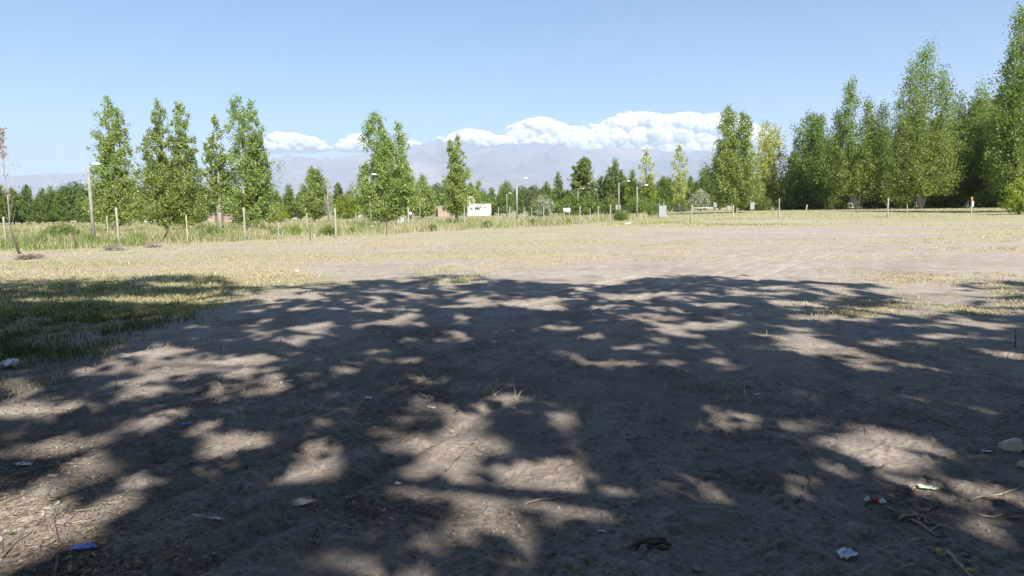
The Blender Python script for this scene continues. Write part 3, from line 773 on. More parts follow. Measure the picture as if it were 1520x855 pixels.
belt('poplar_tree', P_pop[0], 14, 1218 - 36, 245, 118, 1.1, 'low leafy poplar at the left foot of the grove', 'tree')
for (px, top, d, k, ws) in [(498, 288, 230, 1, 1), (530, 288, 220, 1, 1.1), (545, 282, 230, 0, 1.1), (604, 280, 190, 0, 1.0), (612, 272, 240, 1, 1), (699, 272, 240, 0, 1.2), (690, 282, 230, 2, 1), (730, 279, 230, 0, 1.0), (742, 284, 220, 1, .9), (770, 282, 210, 0, 1), (812, 270, 220, 0, .9), (822, 280, 190, 1, .9), (842, 282, 180, 0, 1), (855, 276, 175, 1, .9), (880, 272, 180, 1, .9), (893, 262, 175, 0, 1.1), (901, 258, 172, 1, .9), (924, 262, 175, 2, 1.1), (950, 270, 175, 1, .9), (984, 262, 175, 0, 1.1), (994, 268, 170, 1, 1), (1024, 262, 168, 0, .9), (1030, 272, 160, 1, .8), (1060, 262, 160, 1, .8), (976, 276, 165, 1, 1), (1068, 270, 150, 0, .9), (1115, 272, 150, 1, .8), (1150, 268, 150, 1, .8), (1160, 276, 150, 0, .8)]:
    belt('belt_tree', P_pop[k], 14, px, top, d, ws, GC, group=gc)
for (px, top, d, k, ws) in [(520, 284, 250, 1, .9), (540, 290, 260, 0, .9), (650, 274, 250, 0, .8), (664, 280, 250, 1, .8), (640, 282, 260, 1, .9), (606, 290, 260, 0, .9), (717, 284, 280, 1, .9), (775, 278, 280, 0, 1), (792, 277, 280, 1, 1), (810, 279, 270, 0, .9), (845, 284, 240, 1, .9), (870, 286, 230, 0, .8), (912, 272, 230, 1, .8), (940, 268, 220, 0, .8), (965, 272, 220, 1, .8), (990, 266, 220, 0, .9), (1012, 268, 210, 1, .8), (1035, 270, 200, 0, .8), (1070, 268, 190, 0, .8), (1095, 272, 190, 1, .8), (1130, 268, 180, 0, .9), (1155, 270, 180, 0, .8), (480, 292, 260, 1, .9), (455, 288, 260, 0, .9), (430, 290, 260, 1, .9), (560, 286, 260, 1, .9), (585, 290, 260, 0, .9)]:
    belt('belt_tree', P_round[k], 12, px, top, d, ws, GC, group=gc)
for (px, top, d, ws) in [(800, 296, 160, 1.2), (850, 290, 150, 1.2), (872, 294, 150, 1.0), (905, 294, 150, 1.2), (945, 292, 145, 1.2), (980, 294, 140, 1.1), (1010, 296, 140, 1.2), (720, 292, 210, 1.2)]:
    belt('round_bush', P_bush[0], 3, px, top, d, ws, 'green bush at the foot of the far middle belt', 'bush', 'bushes below the far middle belt')
belt('round_bush', P_bush[0], 3, 922, 312, 76, 1.2, 'low wide green bush beside the two rightmost lamp posts', 'bush')
belt('round_bush', P_bush[0], 3, 968, 300, 92, .7, 'small leafy sapling left of the grey plank guard', 'bush')
for i, (px, py, tp, ws, k) in enumerate([(88, 358, 334, 1.5, 0), (312, 356, 338, 1.6, 0), (336, 354, 340, 1.6, 1), (488, 350, 334, 1.6, 0), (206, 360, 346, 1.5, 1), (60, 366, 350, 1.3, 0), (405, 352, 341, 1.5, 0), (436, 348, 336, 1.4, 1), (640, 343, 333, 1.4, 0), (520, 348, 338, 1.5, 1), (722, 338, 328, 1.4, 0), (790, 334, 325, 1.4, 0), (842, 332, 324, 1.3, 1), (130, 362, 348, 1.2, 0), (262, 358, 345, 1.2, 1)]):
    q = onground(px, py)
    belt('weedy_shrub', P_bush[k], 3, px, tp, q.y, ws, 'low leafy weed clump in the tall grass beyond the fence posts', 'shrub', 'leafy weed clumps beyond the fence posts')
# the grove
for (px, top, d, k, ws) in [(1196, 218, 122, 0, .9), (1228, 208, 126, 1, .9), (1240, 223, 118, 0, .8), (1175, 246, 124, 2, .8), (1256, 208, 122, 1, .9), (1290, 196, 120, 0, .9), (1306, 190, 126, 1, 1.0), (1335, 183, 118, 0, .9), (1345, 168, 124, 2, .9), (1385, 183, 118, 0, .9), (1402, 178, 122, 1, .9), (1418, 176, 114, 0, .9), (1428, 176, 110, 2, .9), (1440, 154, 120, 2, 1), (1468, 154, 112, 2, 1.0), (1486, 144, 100, 0, 1), (1492, 154, 92, 2, .9), (1508, 134, 98, 2, 1.0), (1532, 124, 92, 2, 1.0), (1556, 94, 84, 0, 1), (1580, 64, 90, 1, 1), (1610, 54, 86, 0, 1), (1214, 233, 135, 2, .9), (1270, 218, 138, 2, .9), (1325, 208, 136, 2, .9), (1378, 198, 134, 2, .9), (1456, 174, 130, 2, 1), (1500, 164, 120, 2, 1), (1248, 243, 150, 0, 1), (1300, 233, 150, 0, 1), (1355, 228, 150, 2, 1), (1410, 218, 145, 0, 1), (1480, 184, 136, 0, 1)]:
    belt('grove_tree', P_grove[k], 17, px, top, d, ws, GR, group=gr)
for (px, top, d, ws) in [(1168, 287, 112, 1.3), (1190, 284, 112, 1.3), (1215, 288, 114, 1.3), (1245, 287, 116, 1.3), (1290, 286, 114, 1.4), (1320, 286, 112, 1.3), (1345, 287, 109, 1.2), (1385, 286, 104, 1.3), (1400, 284, 102, 1.3), (1420, 286, 100, 1.3), (1462, 284, 92, 1.2), (1478, 288, 92, 1.2), (1130, 292, 112, 1.2), (1110, 290, 114, 1.2)]:
    belt('round_bush', P_bush[0], 3, px, top, d, ws, 'undergrowth bush between the trunks of the grove', 'bush', 'undergrowth bushes in the grove')
px_tree('feathery_bush', 60, 1513, [(1508, 268, 32, 312), (1498, 284, 24, 314), (1522, 276, 30, 314)], 'light green feathery bush at the right edge below the near poplar', nleaf=2600, seed=118, leafmat='leaf_lime', profile='round', cat='bush', clear=0, leaf=.2, rise=1.6)

# ------------------------------------------------------------------ shade trees behind the camera
EL = math.radians(40); AZ = math.radians(-20)      # light travels forward and to the left
LT = Vector((math.sin(AZ) * math.cos(EL), math.cos(AZ) * math.cos(EL), -math.sin(EL)))
GAPS = [(240,448,90,5,0),(405,440,80,9,0),(80,450,60,4,0),(330,424,120,2,0),(210,545,90,6,8),(253,526,30,7,10),(281,545,70,5,10),(365,576,36,11,15),(385,537,25,5,5),(182,593,60,6,12),(28,577,40,8,10),(28,612,60,9,5),(84,613,50,8,8),(238,562,70,5,8),
(75,665,60,8,10),(149,678,42,14,35),(131,701,25,10,10),(185,725,30,6,10),(337,655,45,12,15),(286,712,25,7,10),(220,633,40,6,15),(274,646,18,5,0),(24,770,50,18,15),(104,791,40,14,25),(40,830,60,15,20),(444,704,15,11,0),
(463,701,35,9,10),(686,642,22,18,30),(684,625,28,8,0),(639,692,30,18,40),(615,716,20,8,10),(609,657,30,6,5),(722,677,22,8,0),(740,660,20,8,0),(640,603,35,6,0),(773,713,25,13,0),(677,770,22,11,0),(680,698,15,8,0),(737,749,30,12,0),(760,757,30,16,20),(800,779,42,14,38),(767,815,20,12,30),(534,806,20,8,20),(585,782,18,6,30),(504,832,20,5,30),(620,734,20,9,0),(818,770,30,12,20),
(851,660,12,26,0),(845,703,20,16,0),(815,704,30,9,0),(1110,633,28,8,0),(1173,633,25,8,0),(1152,698,28,10,0),(1143,728,42,14,-10),(1100,722,25,13,0),(1077,776,25,19,0),(1104,803,20,15,-40),
(1335,680,52,24,-28),(1290,649,22,5,0),(1350,649,15,4,0),(1406,690,25,8,-10),(1225,668,32,8,-10),(1266,761,32,12,-20),(1358,725,32,14,-35),(1433,755,42,15,-20),(1487,746,40,12,-20),(1352,794,35,12,-25),(1390,820,40,9,-10),(1478,604,22,6,0),(1330,637,40,4,0),
(1285,532,38,6,0),(1153,513,44,7,0),(1200,500,32,5,-10),(1235,521,42,6,0),(1300,543,45,5,0),(1330,462,60,7,0),(1420,445,90,13,0),(1316,507,32,5,0),(1153,429,22,3,0),(1260,428,32,3,0),(1392,500,28,3,0),(1218,471,18,4,0),(1340,430,30,8,0),(1500,450,60,8,0),
(557,442,14,3,0),(568,460,20,3,0),(568,481,38,5,5),(594,472,22,4,5),(641,437,12,3,0),(686,454,22,3,0),(683,470,14,4,5),(417,492,18,4,0),(436,508,22,4,0),(596,506,12,4,0),(568,520,24,4,0),(526,545,32,9,15),(580,537,18,4,5),(630,533,22,5,0),(762,545,18,7,0),(664,560,18,5,0),(607,560,24,4,0),(714,560,22,5,0),(765,590,28,9,0),(680,492,22,4,5),(607,574,16,4,0),(692,502,22,3,0),(408,571,16,11,10),(487,588,9,4,0),(725,440,18,3,0),(735,452,22,3,0),
(928,541,24,5,5),(900,456,28,4,0),(965,470,34,7,-5),(833,487,22,4,0),(1077,545,24,5,0),(830,599,17,7,-20),(993,492,22,6,0),(838,541,12,4,0),(1050,536,20,5,0),(990,541,14,3,0),(950,440,50,3,0),(870,428,20,3,0),(1080,480,22,4,0),(1100,436,26,3,0),(880,500,18,4,0),(945,515,14,3,0)]
EDGE = [(-200, 396), (0, 398), (120, 396), (200, 402), (330, 408), (360, 420), (400, 424), (440, 420), (560, 411), (650, 403), (730, 409), (800, 417), (850, 420), (930, 421), (952, 410), (1020, 405), (1110, 405), (1135, 414), (1200, 415), (1300, 418), (1345, 428), (1360, 458), (1400, 462), (1420, 455), (1440, 418), (1520, 416), (1800, 405)]
def shade_keep(C, rg):  # drops crown leaves so sun lands on the chosen ground patches
    t = C[:, 2] / (-LT.z)
    gx = C[:, 0] + LT.x * t; gy = C[:, 1] + LT.y * t
    gx = gx + .55 * (fbm(gx * 1.1, gy * 1.1, 3, ox=5) - .5) * ss(6, 12, gy) + .2 * (fbm(gx * 3.3, gy * 3.3, 2, ox=8) - .5); gy = gy + .9 * (fbm(gx * 1.0 + 40, gy * 1.0, 3, ox=9) - .5) * ss(6.5, 12, gy) + .2 * (fbm(gx * 3.1, gy * 3.1, 2, ox=28) - .5) * ss(2, 4, gy)
    vis = gy > 1.2
    leak = ss(.60, .66, fbm(gx * 1.35 + .4 * gy, gy * 1.0, 3, ox=83)) * ss(3, 8, gy) * (1 - ss(3.5, 5.5, -gx))
    px, py = project(gx, np.maximum(gy, 1.2), np.zeros_like(gx))
    e = np.interp(px, [q[0] for q in EDGE], [q[1] for q in EDGE])
    k = np.ones(len(C), bool)
    k &= ~(vis & (py < e + 1.5 + 3 * rg.random(len(C))))
    near = 99; keepin = np.where(gy < 7.5, fbm(gx * 8.5 + 11, gy * 7.5, 2, ox=66), fbm(gx * 4.2 + 11, gy * 3.4, 2, ox=66)); keepin = (keepin > .58) & (rg.random(len(C)) < .25 + .3 * ss(4, 8, gy))
    for (cx, cy, rx, ry, an) in GAPS:
        if cy > 600: rx, ry = rx * 1.28, ry * 1.28
        gd = 1620.0 / max(cy - 311, 60); rx = rx + .04 * F / gd; ry = ry + .04 * F / gd * 1.6 / gd
        a = math.radians(-an); dx = px - cx; dy = py - cy
        u = (dx * math.cos(a) + dy * math.sin(a)) / (rx * 1.2); v = (-dx * math.sin(a) + dy * math.cos(a)) / (ry * 1.28)
        q = u * u + v * v
        near = np.minimum(near, q) if cx != GAPS[0][0] else q
        k &= ~(vis & (q < .75 + .45 * rg.random(len(C))) & ~((q > .12) & keepin))
    k &= ~(vis & (rg.random(len(C)) < leak))
    k &= ~(vis & (near < 5.0) & ~((gx < -4.5) & (gy > 8)) & (rg.random(len(C)) < .92 * ss(.54, .60, np.where(gy < 7.5, fbm(gx * 8.4, gy * 7.4, 2, ox=19), fbm(gx * 4.4, gy * 3.4, 2, ox=19)))))
    k &= ~(vis & (rg.random(len(C)) < .8 * ss(.66, .72, fbm(gx * 3.6 + 5, gy * 2.8, 2, ox=29))))
    # nothing hangs down into the view
    qx, qy = project(C[:, 0], C[:, 1], C[:, 2])
    dep = C[:, 1] * fw.y + (C[:, 2] - CAMZ) * fw.z
    k &= ~((dep > 0) & (qy > -60) & (qx > -250) & (qx < 1770))
    return k
SPECS = [(-17.5, -3.2, 15.5, 5.6), (-10.2, -2.6, 16, 5.2), (-3.2, -3.4, 16.5, 5.2), (3.6, -2.8, 16, 5.0), (10.2, -3.0, 16.5, 5.2), (17.4, -3.4, 17, 5.8), (25, -3.0, 17, 5.8), (-25, -3.0, 16, 5.6), (-14, -13, 18, 6.5), (-4, -14, 18, 6.5), (6, -13, 18, 6.5), (17, -14, 18, 6.5), (28, -12, 18, 6.5), (-25, -12, 18, 6.5)]  # rear row and row ends added to block more sky from the ground
for i, (tx, ty, Ht, R) in enumerate(SPECS):
    rg = np.random.default_rng(300 + i); random.seed(300 + i)
    n = (52000 if abs(tx) < 20 else 20000) if ty > -8 else 12000
    # clumpy crown
    nc = 520 if abs(tx) < 20 else 260
    v = rg.normal(size=(nc, 3)); v /= np.linalg.norm(v, axis=1)[:, None]; v *= (rg.random(nc) ** (1 / 2.4))[:, None]
    cz = (Ht + 4.6) / 2; rz = (Ht - 4.6) / 2
    cc = v * np.array([R * 1.05, R * 1.1, rz]) + np.array([tx, ty + 1.0, cz])
    idx = rg.integers(0, nc, n)
    C = cc[idx] + rg.normal(0, .42, (n, 3)); lq = .21 if ty > -8 else .5
    C = C[shade_keep(C, rg)]
    V, Q = leaf_quads(C - np.array([tx, ty, 0]), lq, rg, .6)
    root = empty('shade_tree', (tx, ty, hz(tx, ty)))
    tag(root, 'large leafy shade tree behind the viewpoint, crown gaps shaped to dapple the ground', 'tree', 'shade trees behind the viewpoint')
    me = raw_mesh('crown', V, Q); link('crown', me, M['leaf_shade'], root)
    tr = MB()
    tr.tube([(0, 0, -.2), (.05, 0, 1.5), (0, .1, 4), (.1, .1, 8), (0, 0, Ht * .85)], [.34, .27, .22, .15, .04], 10, jit=.1)
    for b in range(10):
        a = rg.random() * 6.28; z = 3.5 + rg.random() * 6; L = R * (.6 + .35 * rg.random())
        if math.sin(a) > .2: z = max(z, 5.5)
        tr.tube([(0, 0, z), (math.cos(a) * L * .5, math.sin(a) * L * .5, z + L * .45), (math.cos(a) * L, math.sin(a) * L, z + L * .75)], [.10, .06, .02], 6, cap=False)
    tr.build('trunk', M['bark_dark'], root, True)

# ------------------------------------------------------------------ posts
def post(px, ytop, ybase, label, rad=.05, mat='post', lean=0.0, name='fence_post', loc=None, d=None, extra=None):
    p = at(px, d) if d else onground(px, ybase)
    dd = p.y
    h = ztop(px, ytop, dd) - p.z
    mb = MB(); random.seed(int(px * 13))
    n = 5
    pts = [(lean * h * i / n + random.uniform(-.006, .006), random.uniform(-.006, .006), -.25 * (i == 0) + h * i / n) for i in range(n + 1)]
    mb.tube(pts, [rad * (1.06 - .12 * i / n) for i in range(n + 1)], 9, jit=.10)
    o = mb.build(name, M[mat], None, True); o.location = p
    tag(o, label, 'post', 'old wooden fence posts' if name == 'fence_post' else None)
    return o, h
post(9.4, 322, 366, 'pale fence post beside the bare dead tree at the left edge', .05)
post(158, 320, 352, 'thinner fence post just right of the leftmost lamp post, in the weeds', .05, d=52)
post(177, 308, 365, 'thick pale fence post with grey brushwood round its foot, left', .062)
post(279, 319, 361, 'slim straw-coloured fence post right of the leaning dark stake', .034, 'post_yellow')
post(364.5, 308, 357, 'thick pale fence post in front of the broad tallest left poplar', .06)
post(373, 316, 346, 'thin fence post just behind the thick one at the broad poplar', .045, d=60)
post(414, 331, 358, 'short thin leaning stick post between two thicker posts, left of middle', .03, 'post_grey', .02)
post(455, 316, 347, 'fence post standing in weeds left of the short dark poplar', .045, d=62)
post(461, 333, 357, 'short dark thin stake before the short poplar', .025, 'post_dark')
post(499, 309, 354, 'thick pale fence post right of the short dark poplar', .062)
post(528, 315, 340, 'fence post left of the lamp post at the double-crowned poplar', .05, d=72)
post(574, 322, 350, 'thin dark stake under the double-crowned poplar', .022, 'post_dark')
post(588, 312, 338, 'grey post at the left edge of the pale metal panel', .07, 'post_grey', d=80)
post(606, 308, 342, 'thick grey post right of the pale metal panel', .075, 'post_grey', d=66)
post(624 + 65, 308, 338, 'fence post just left of the white house', .05, 'post_grey', d=78)
post(740, 308, 335, 'fence post right of the white house', .045, 'post_grey', d=86)
post(757, 307, 336, 'pale fence post close to the left of the tall arm lamp post', .055, 'post_grey')
post(778, 307, 334, 'pale fence post close to the right of the tall arm lamp post', .045, 'post_grey', d=84)
post(789, 308, 332, 'greyish fence post left of the silvery bush', .045, 'post_grey', d=88)
post(807, 307, 334, 'fence post in front of the silvery bush', .055, 'post_grey', d=74)
post(861, 306, 333, 'bright pale fence post below the compact oval poplar', .06, 'post_grey')
post(876, 309, 332, 'fence post a step right of the bright pale one', .04, 'post_grey', d=86)
post(888, 306, 331, 'fence post midway between the bright pale one and the low green bush', .055, d=78)
post(906, 304, 331, 'fence post at the left side of the low green bush', .055, 'post_grey')
post(1026, 304, 329, 'weathered white post leaning slightly, right of the white board', .07, 'post_grey', .03)
post(1088, 305, 324, 'yellowish post at the foot of the dense poplar clump', .07, 'post_yellow')
post(1156, 295, 325, 'thin pale post in front of the thin yellow-green tree', .05, 'post_grey')
post(1317, 294, 322, 'pale post left of the tallest grove poplar', .07, 'post_grey')
post(1346, 303, 316, 'short thin stub post right of the pale post by the tallest poplar', .035, 'post_yellow')
post(1239, 297, 309, 'small pale post at the edge of the grove beside the first broad poplar', .05, 'post_grey')
post(1196, 304, 313, 'leaning short white stub at the left end of the grove', .09, 'post_grey', .18, name='stub_post')
o, h = post(1441, 293, 318, 'yellow wooden post with an orange top and white strip at the grove edge', .07, 'post_yellow', name='marker_post')
mb = MB(); mb.tube([(0, 0, h - .30), (0, 0, h + .02)], .078, 9); mb.build('orange_top', M['orange'], o, True)
mb = MB(); mb.box(-.02, .14, -.10, -.078, h - .85, h - .35); mb.build('paper_strip', M['paper'], o)
# leaning dark stakes
def stake(p0, p1, rad, label, mat='post_dark'):
    a = onground(*p0); dd = a.y
    x = ray(*p1).x / ray(*p1).y * dd; z = ztop(p1[0], p1[1], dd)
    mb = MB(); v = Vector((x - a.x, 0, z - a.z))
    mb.tube([-v * .1, v * .5, v], [rad * 1.1, rad, rad * .8], 7, jit=.2)
    o = mb.build('leaning_stake', M[mat], None, True); o.location = a; tag(o, label, 'stake')
stake((29, 377), (18, 345), .045, 'dark charred stake leaning left at the left edge by the bare tree')
stake((115, 368), (104, 335), .022, 'thin brown stake leaning left, between the bare tree and the leftmost lamp post')
stake((240, 361), (253, 334), .045, 'dark stake leaning right beneath the close poplar pair')

# ------------------------------------------------------------------ lamp posts
def lamp(px, ytop, d, label, lamp_px, lamp_py, rad=.09, mat='concrete_pole', white_base=False, style='stub', lean=0.0, ybase=None):
    p = onground(px, ybase) if ybase else at(px, d)
    d = p.y
    h = ztop(px, ytop, d) - p.z
    root = empty('lamp_post', p); tag(root, label, 'lamp post', 'lamp posts in the field')
    mb = MB(); mb.tube([(0, 0, -.2), (lean * h * .5, 0, h * .5), (lean * h, 0, h)], [rad * 1.15, rad, rad * .8], 12)
    mb.build('pole', M[mat], root, True)
    lx = (lamp_px - px) * d / F + 0; lz = ztop(lamp_px, lamp_py, d) - p.z
    mb = MB(); x0 = lean * h
    if style == 'arm':
        mb.tube([(x0, 0, h - .1), (x0 + .12, 0, lz - .08), (x0 + lx * .35, 0, lz + .01), (x0 + lx - .15, 0, lz + .06)], .035, 8)
    else:
        mb.tube([(x0 - .03, 0, h - .45), (x0 + .1, 0, h - .28), (x0 + lx * .6, 0, lz - .02), (x0 + lx - .1, 0, lz + .02)], .025, 7)
    mb.build('arm', M['steel'], root, True)
    mb = MB(); mb.blob((x0 + lx + .1, 0, lz + .02), (.30, .15, .09), 12, 8); hd = mb.build('lamp_head', M['white_paint'], root, True)
    mb = MB(); mb.blob((x0 + lx + .14, 0, lz - .055), (.19, .10, .05), 12, 6); mb.build('lens', M['steel'], hd, True)
    if white_base:
        mb = MB(); mb.box(-.10, .22, -.16, -.13, .10, .26); mb.build('plate', M['white_paint'], root)
    return root
lamp(140, 248, 0, 'leftmost and nearest lamp post, of concrete with a white head, before a poplar', 149, 244, .10, white_base=True, lean=0, ybase=358)
lamp(551, 262, 0, 'thin pale lamp post in front of the double-crowned poplar', 557, 259, .085, white_base=True, ybase=338)
lamp(767.5, 268, 92, 'tall grey lamp post with a long arm to the right, mid field', 780, 265, .12, 'steel', style='arm', white_base=True)
lamp(752.5, 288, 150, 'small far lamp post immediately left of the tall arm lamp post', 757, 287, .10)
lamp(623.5, 299, 130, 'low far lamp post in front of the cone shaped tree', 629, 297, .08)
lamp(918.5, 271, 120, 'left one of the two lamp posts by the low green bush, head to the right', 932, 269, .12, style='stub')
lamp(945.5, 277, 96, 'right one of the two lamp posts by the low green bush', 958, 275, .10)
lamp(858, 283, 150, 'far lamp post against the compact oval poplar', 865, 280, .09, 'steel', style='arm')

# ------------------------------------------------------------------ panels, tree guards
def guard(px, x0, x1, y0, y1, label, d, mat='plank', stakes=True, name='tree_guard', cat='tree guard', thick=None):
    p = at(px, d); W = (x1 - x0) * d / F; h1 = ztop(px, y0, d) - p.z; h0 = max(.05, ztop(px, y1, d) - p.z)
    root = empty(name, p); tag(root, label, cat)
    n = 4; w = W / n; T = thick if thick is not None else W * .6
    mb = MB()
    for k in range(n):
        j = .02 * math.sin(k * 5.1 + px)
        mb.box(-W / 2 + k * w + .008, -W / 2 + (k + 1) * w - .008, -T / 2, -T / 2 + .03, h0, h1 - abs(j))
        if T > .2: mb.box(-W / 2 + k * w + .008, -W / 2 + (k + 1) * w - .008, T / 2 - .03, T / 2, h0, h1 - .04 - abs(j))
    if T > .2:
        for sx in (-1, 1):
            for k in range(2):
                mb.box(sx * (W / 2 - .012) - .012, sx * (W / 2 - .012) + .012, -T / 2 + .035 + k * T * .45, -T / 2 + .02 + (k + 1) * T * .45, h0, h1 - .03)
    mb.build('board_panel', M[mat], root)
    if stakes:
        for sx in (-.36, .30):
            s = MB(); s.tube([(sx * W, T / 2 + .05, -.2), (sx * W, T / 2 + .05, h1 + .30)], .035, 7); s.build('stake', M['post_grey'], root, True)
    return root
guard(983, 977.5, 988.5, 305, 322, 'box-like guard of grey planks with two stakes, right of the small sapling', 78)
guard(1010, 1007, 1012, 304, 313, 'white board fixed to two stakes between the plank guard and the leaning white post', 100, 'dull_white', name='notice_board', cat='board', thick=.06)
guard(1116, 1113, 1119, 300, 311, 'grey board guard right of the dense poplar clump', 105, 'plank')
guard(1081, 1078.5, 1082.5, 300, 312, 'narrow pale board guard behind the dense poplar clump', 112, 'plank', stakes=False)
guard(1061, 1059, 1064, 300, 308, 'pale boards far behind the low white rail', 135, 'plank', stakes=False)
guard(595, 591, 600, 313, 334, 'pale grey-green metal panel box between two posts, under the double-crowned poplar', 80, 'panel', stakes=False, name='metal_cabinet', cat='cabinet')
guard(917, 914, 921, 304, 311, 'dark and pale board frame at the foot of the left one of two lamp posts', 122, 'plank', stakes=False, name='board_frame', cat='frame')
# low white rail
p = at(1043, 112); root = empty('low_rail', p); tag(root, 'low white horizontal rail near the silvery small tree', 'rail')
zr = ztop(1043, 308.5, 112) - p.z
mb = MB(); mb.box(-1.7, 1.7, -.04, .04, zr - .06, zr + .06); mb.build('beam', M['dull_white'], root)
for sx in (-1.4, 0, 1.4):
    mb = MB(); mb.box(sx - .04, sx + .04, .042, .12, -.1, zr); mb.build('leg', M['post_grey'], root)
p = at(841, 140); root = empty('water_tank', p); tag(root, 'small white tank among weeds left of the bright pale post', 'tank')
zt = ztop(841, 308.5, 140) - p.z
mb = MB(); mb.tube([(-.75, 0, zt - .55), (-.70, 0, zt - .55), (.70, 0, zt - .55), (.75, 0, zt - .55)], [.42, .55, .55, .42], 16); mb.build('vessel', M['dull_white'], root, True)
for sx in (-.5, .5):
    mb = MB(); mb.box(sx - .08, sx + .08, -.4, .4, -.1, zt - 1.02); mb.build('support', M['concrete_pole'], root)

# ------------------------------------------------------------------ houses
def wall_with_openings(mb, x0, x1, y, t, z0, z1, ops):
    """front wall in the xz plane with rectangular openings [(xa,xb,za,zb)]"""
    xs = sorted({x0, x1, *[o[0] for o in ops], *[o[1] for o in ops]})
    zs = sorted({z0, z1, *[o[2] for o in ops], *[o[3] for o in ops]})
    for i in range(len(xs) - 1):
        for j in range(len(zs) - 1):
            cx = (xs[i] + xs[i + 1]) / 2; cz = (zs[j] + zs[j + 1]) / 2
            if any(o[0] < cx < o[1] and o[2] < cz < o[3] for o in ops): continue
            mb.box(xs[i], xs[i + 1], y, y + t, zs[j], zs[j + 1])
def house(name, px, d, x0, x1, ytop, depth, wallmat, roofmat, label, ops, rz=0.0, tower=None, over=.25, group=None):
    p = at(px, d); s = d / F
    W0 = (x0 - px) * s; W1 = (x1 - px) * s; hh = ztop(px, ytop, d) - p.z
    root = empty(name, p, rz); tag(root, label, 'house')
    mb = MB(); o2 = [((a - px) * s, (b - px) * s, max(0.0, ztop(px, zb, d) - p.z), ztop(px, za, d) - p.z) for (a, b, za, zb) in ops]
    wall_with_openings(mb, W0, W1, 0, .2, -.3, hh, o2)
    mb.box(W0, W0 + .2, .2, depth - .2, -.3, hh); mb.box(W1 - .2, W1, .2, depth - .2, -.3, hh); mb.box(W0, W1, depth - .2, depth, -.3, hh)
    mb.build('wall', M[wallmat], root)
    mb = MB(); mb.box(W0 - over, W1 + over, -over, depth + over, hh + .003, hh + .14); mb.build('roof', M[roofmat], root)
    for (a, b, za, zb) in o2:
        if za < .2:
            m_ = MB(); m_.box(a + .01, b - .01, .10, .13, za, zb - .01); m_.build('dark_doorway', M['dark'], root)  # dark sheet paints the unlit room behind the doorway
        else:
            f = MB(); f.box(a + .01, b - .01, .12, .14, za + .01, zb - .01); w = f.build('window', M['dark'], root)
            f = MB()
            f.box(a - .05, b + .05, -.04, .0 - .003, za - .08, za - .003); f.build('sill', M['concrete_pole'], w)
            f = MB(); f.box((a + b) / 2 - .025, (a + b) / 2 + .025, .08, .11, za + .01, zb - .01); f.build('frame', M['white_paint'], w)
    if tower:
        ta, tb, tt = tower; a = (ta - px) * s; b = (tb - px) * s; zt = ztop(px, tt, d) - p.z
        mb = MB(); mb.box(a, b, depth * .3, depth * .3 + (b - a), hh + .143, zt); mb.build('tank_tower', M[wallmat], root)
    return root
house('white_house', 711, 205, 694, 729, 303.2, 6, 'plaster', 'plaster', 'cream-white flat roofed house with a square rooftop tower', [(698.5, 701.5, 308, 311), (705, 710, 308, 311), (719, 721, 307, 309)], tower=(694, 704, 291), over=.05)
house('brick_shed', 656, 190, 645, 667, 306.5, 5, 'brick', 'roof_tin', 'unfinished red brick shed with a dark doorway left of the cream-white house', [(646, 650, 309, 322), (656.5, 660.5, 310.5, 313.5)], over=.2)
house('brick_wall_house', 612, 200, 600, 628, 311, 5, 'brick', 'concrete_pole', 'low red brick building half hidden by the pale metal panel box', [(606, 608.5, 313, 322)], over=.1)
house('small_hut', 313, 118, 308.5, 318, 317, 4, 'brick', 'concrete_pole', 'small brick hut seen between the slender poplar and the close pair', [(310, 311.5, 318, 322)], over=.15)
house('small_hut', 340, 130, 330, 345, 319, 4, 'brick', 'roof_rust', 'low rusty roofed hut just left of the broad tallest poplar', [(334, 336, 321, 325)], over=.2)
house('white_shed', 530, 240, 523, 538, 312.5, 4, 'plaster', 'roof_tin', 'low white shed with a bluish roof far behind the thin lamp post', [(529, 532, 314, 316)], over=.2)
house('white_shed', 397, 210, 391, 402, 315.5, 4, 'plaster', 'roof_tin', 'tiny white shed glimpsed right of the broad tallest poplar', [(395, 397, 317, 319)], over=.2)
house('white_shed', 433, 200, 428, 438, 318, 4, 'plaster', 'roof_rust', 'tiny pale shed glimpsed left of the short dark poplar', [(432, 434, 319.5, 321)], over=.1)
house('tile_house', 222, 160, 213, 230, 318, 5, 'plaster', 'roof_rust', 'low house with a reddish roof seen left of the close poplar pair', [(217, 220, 320, 323)], over=.4)

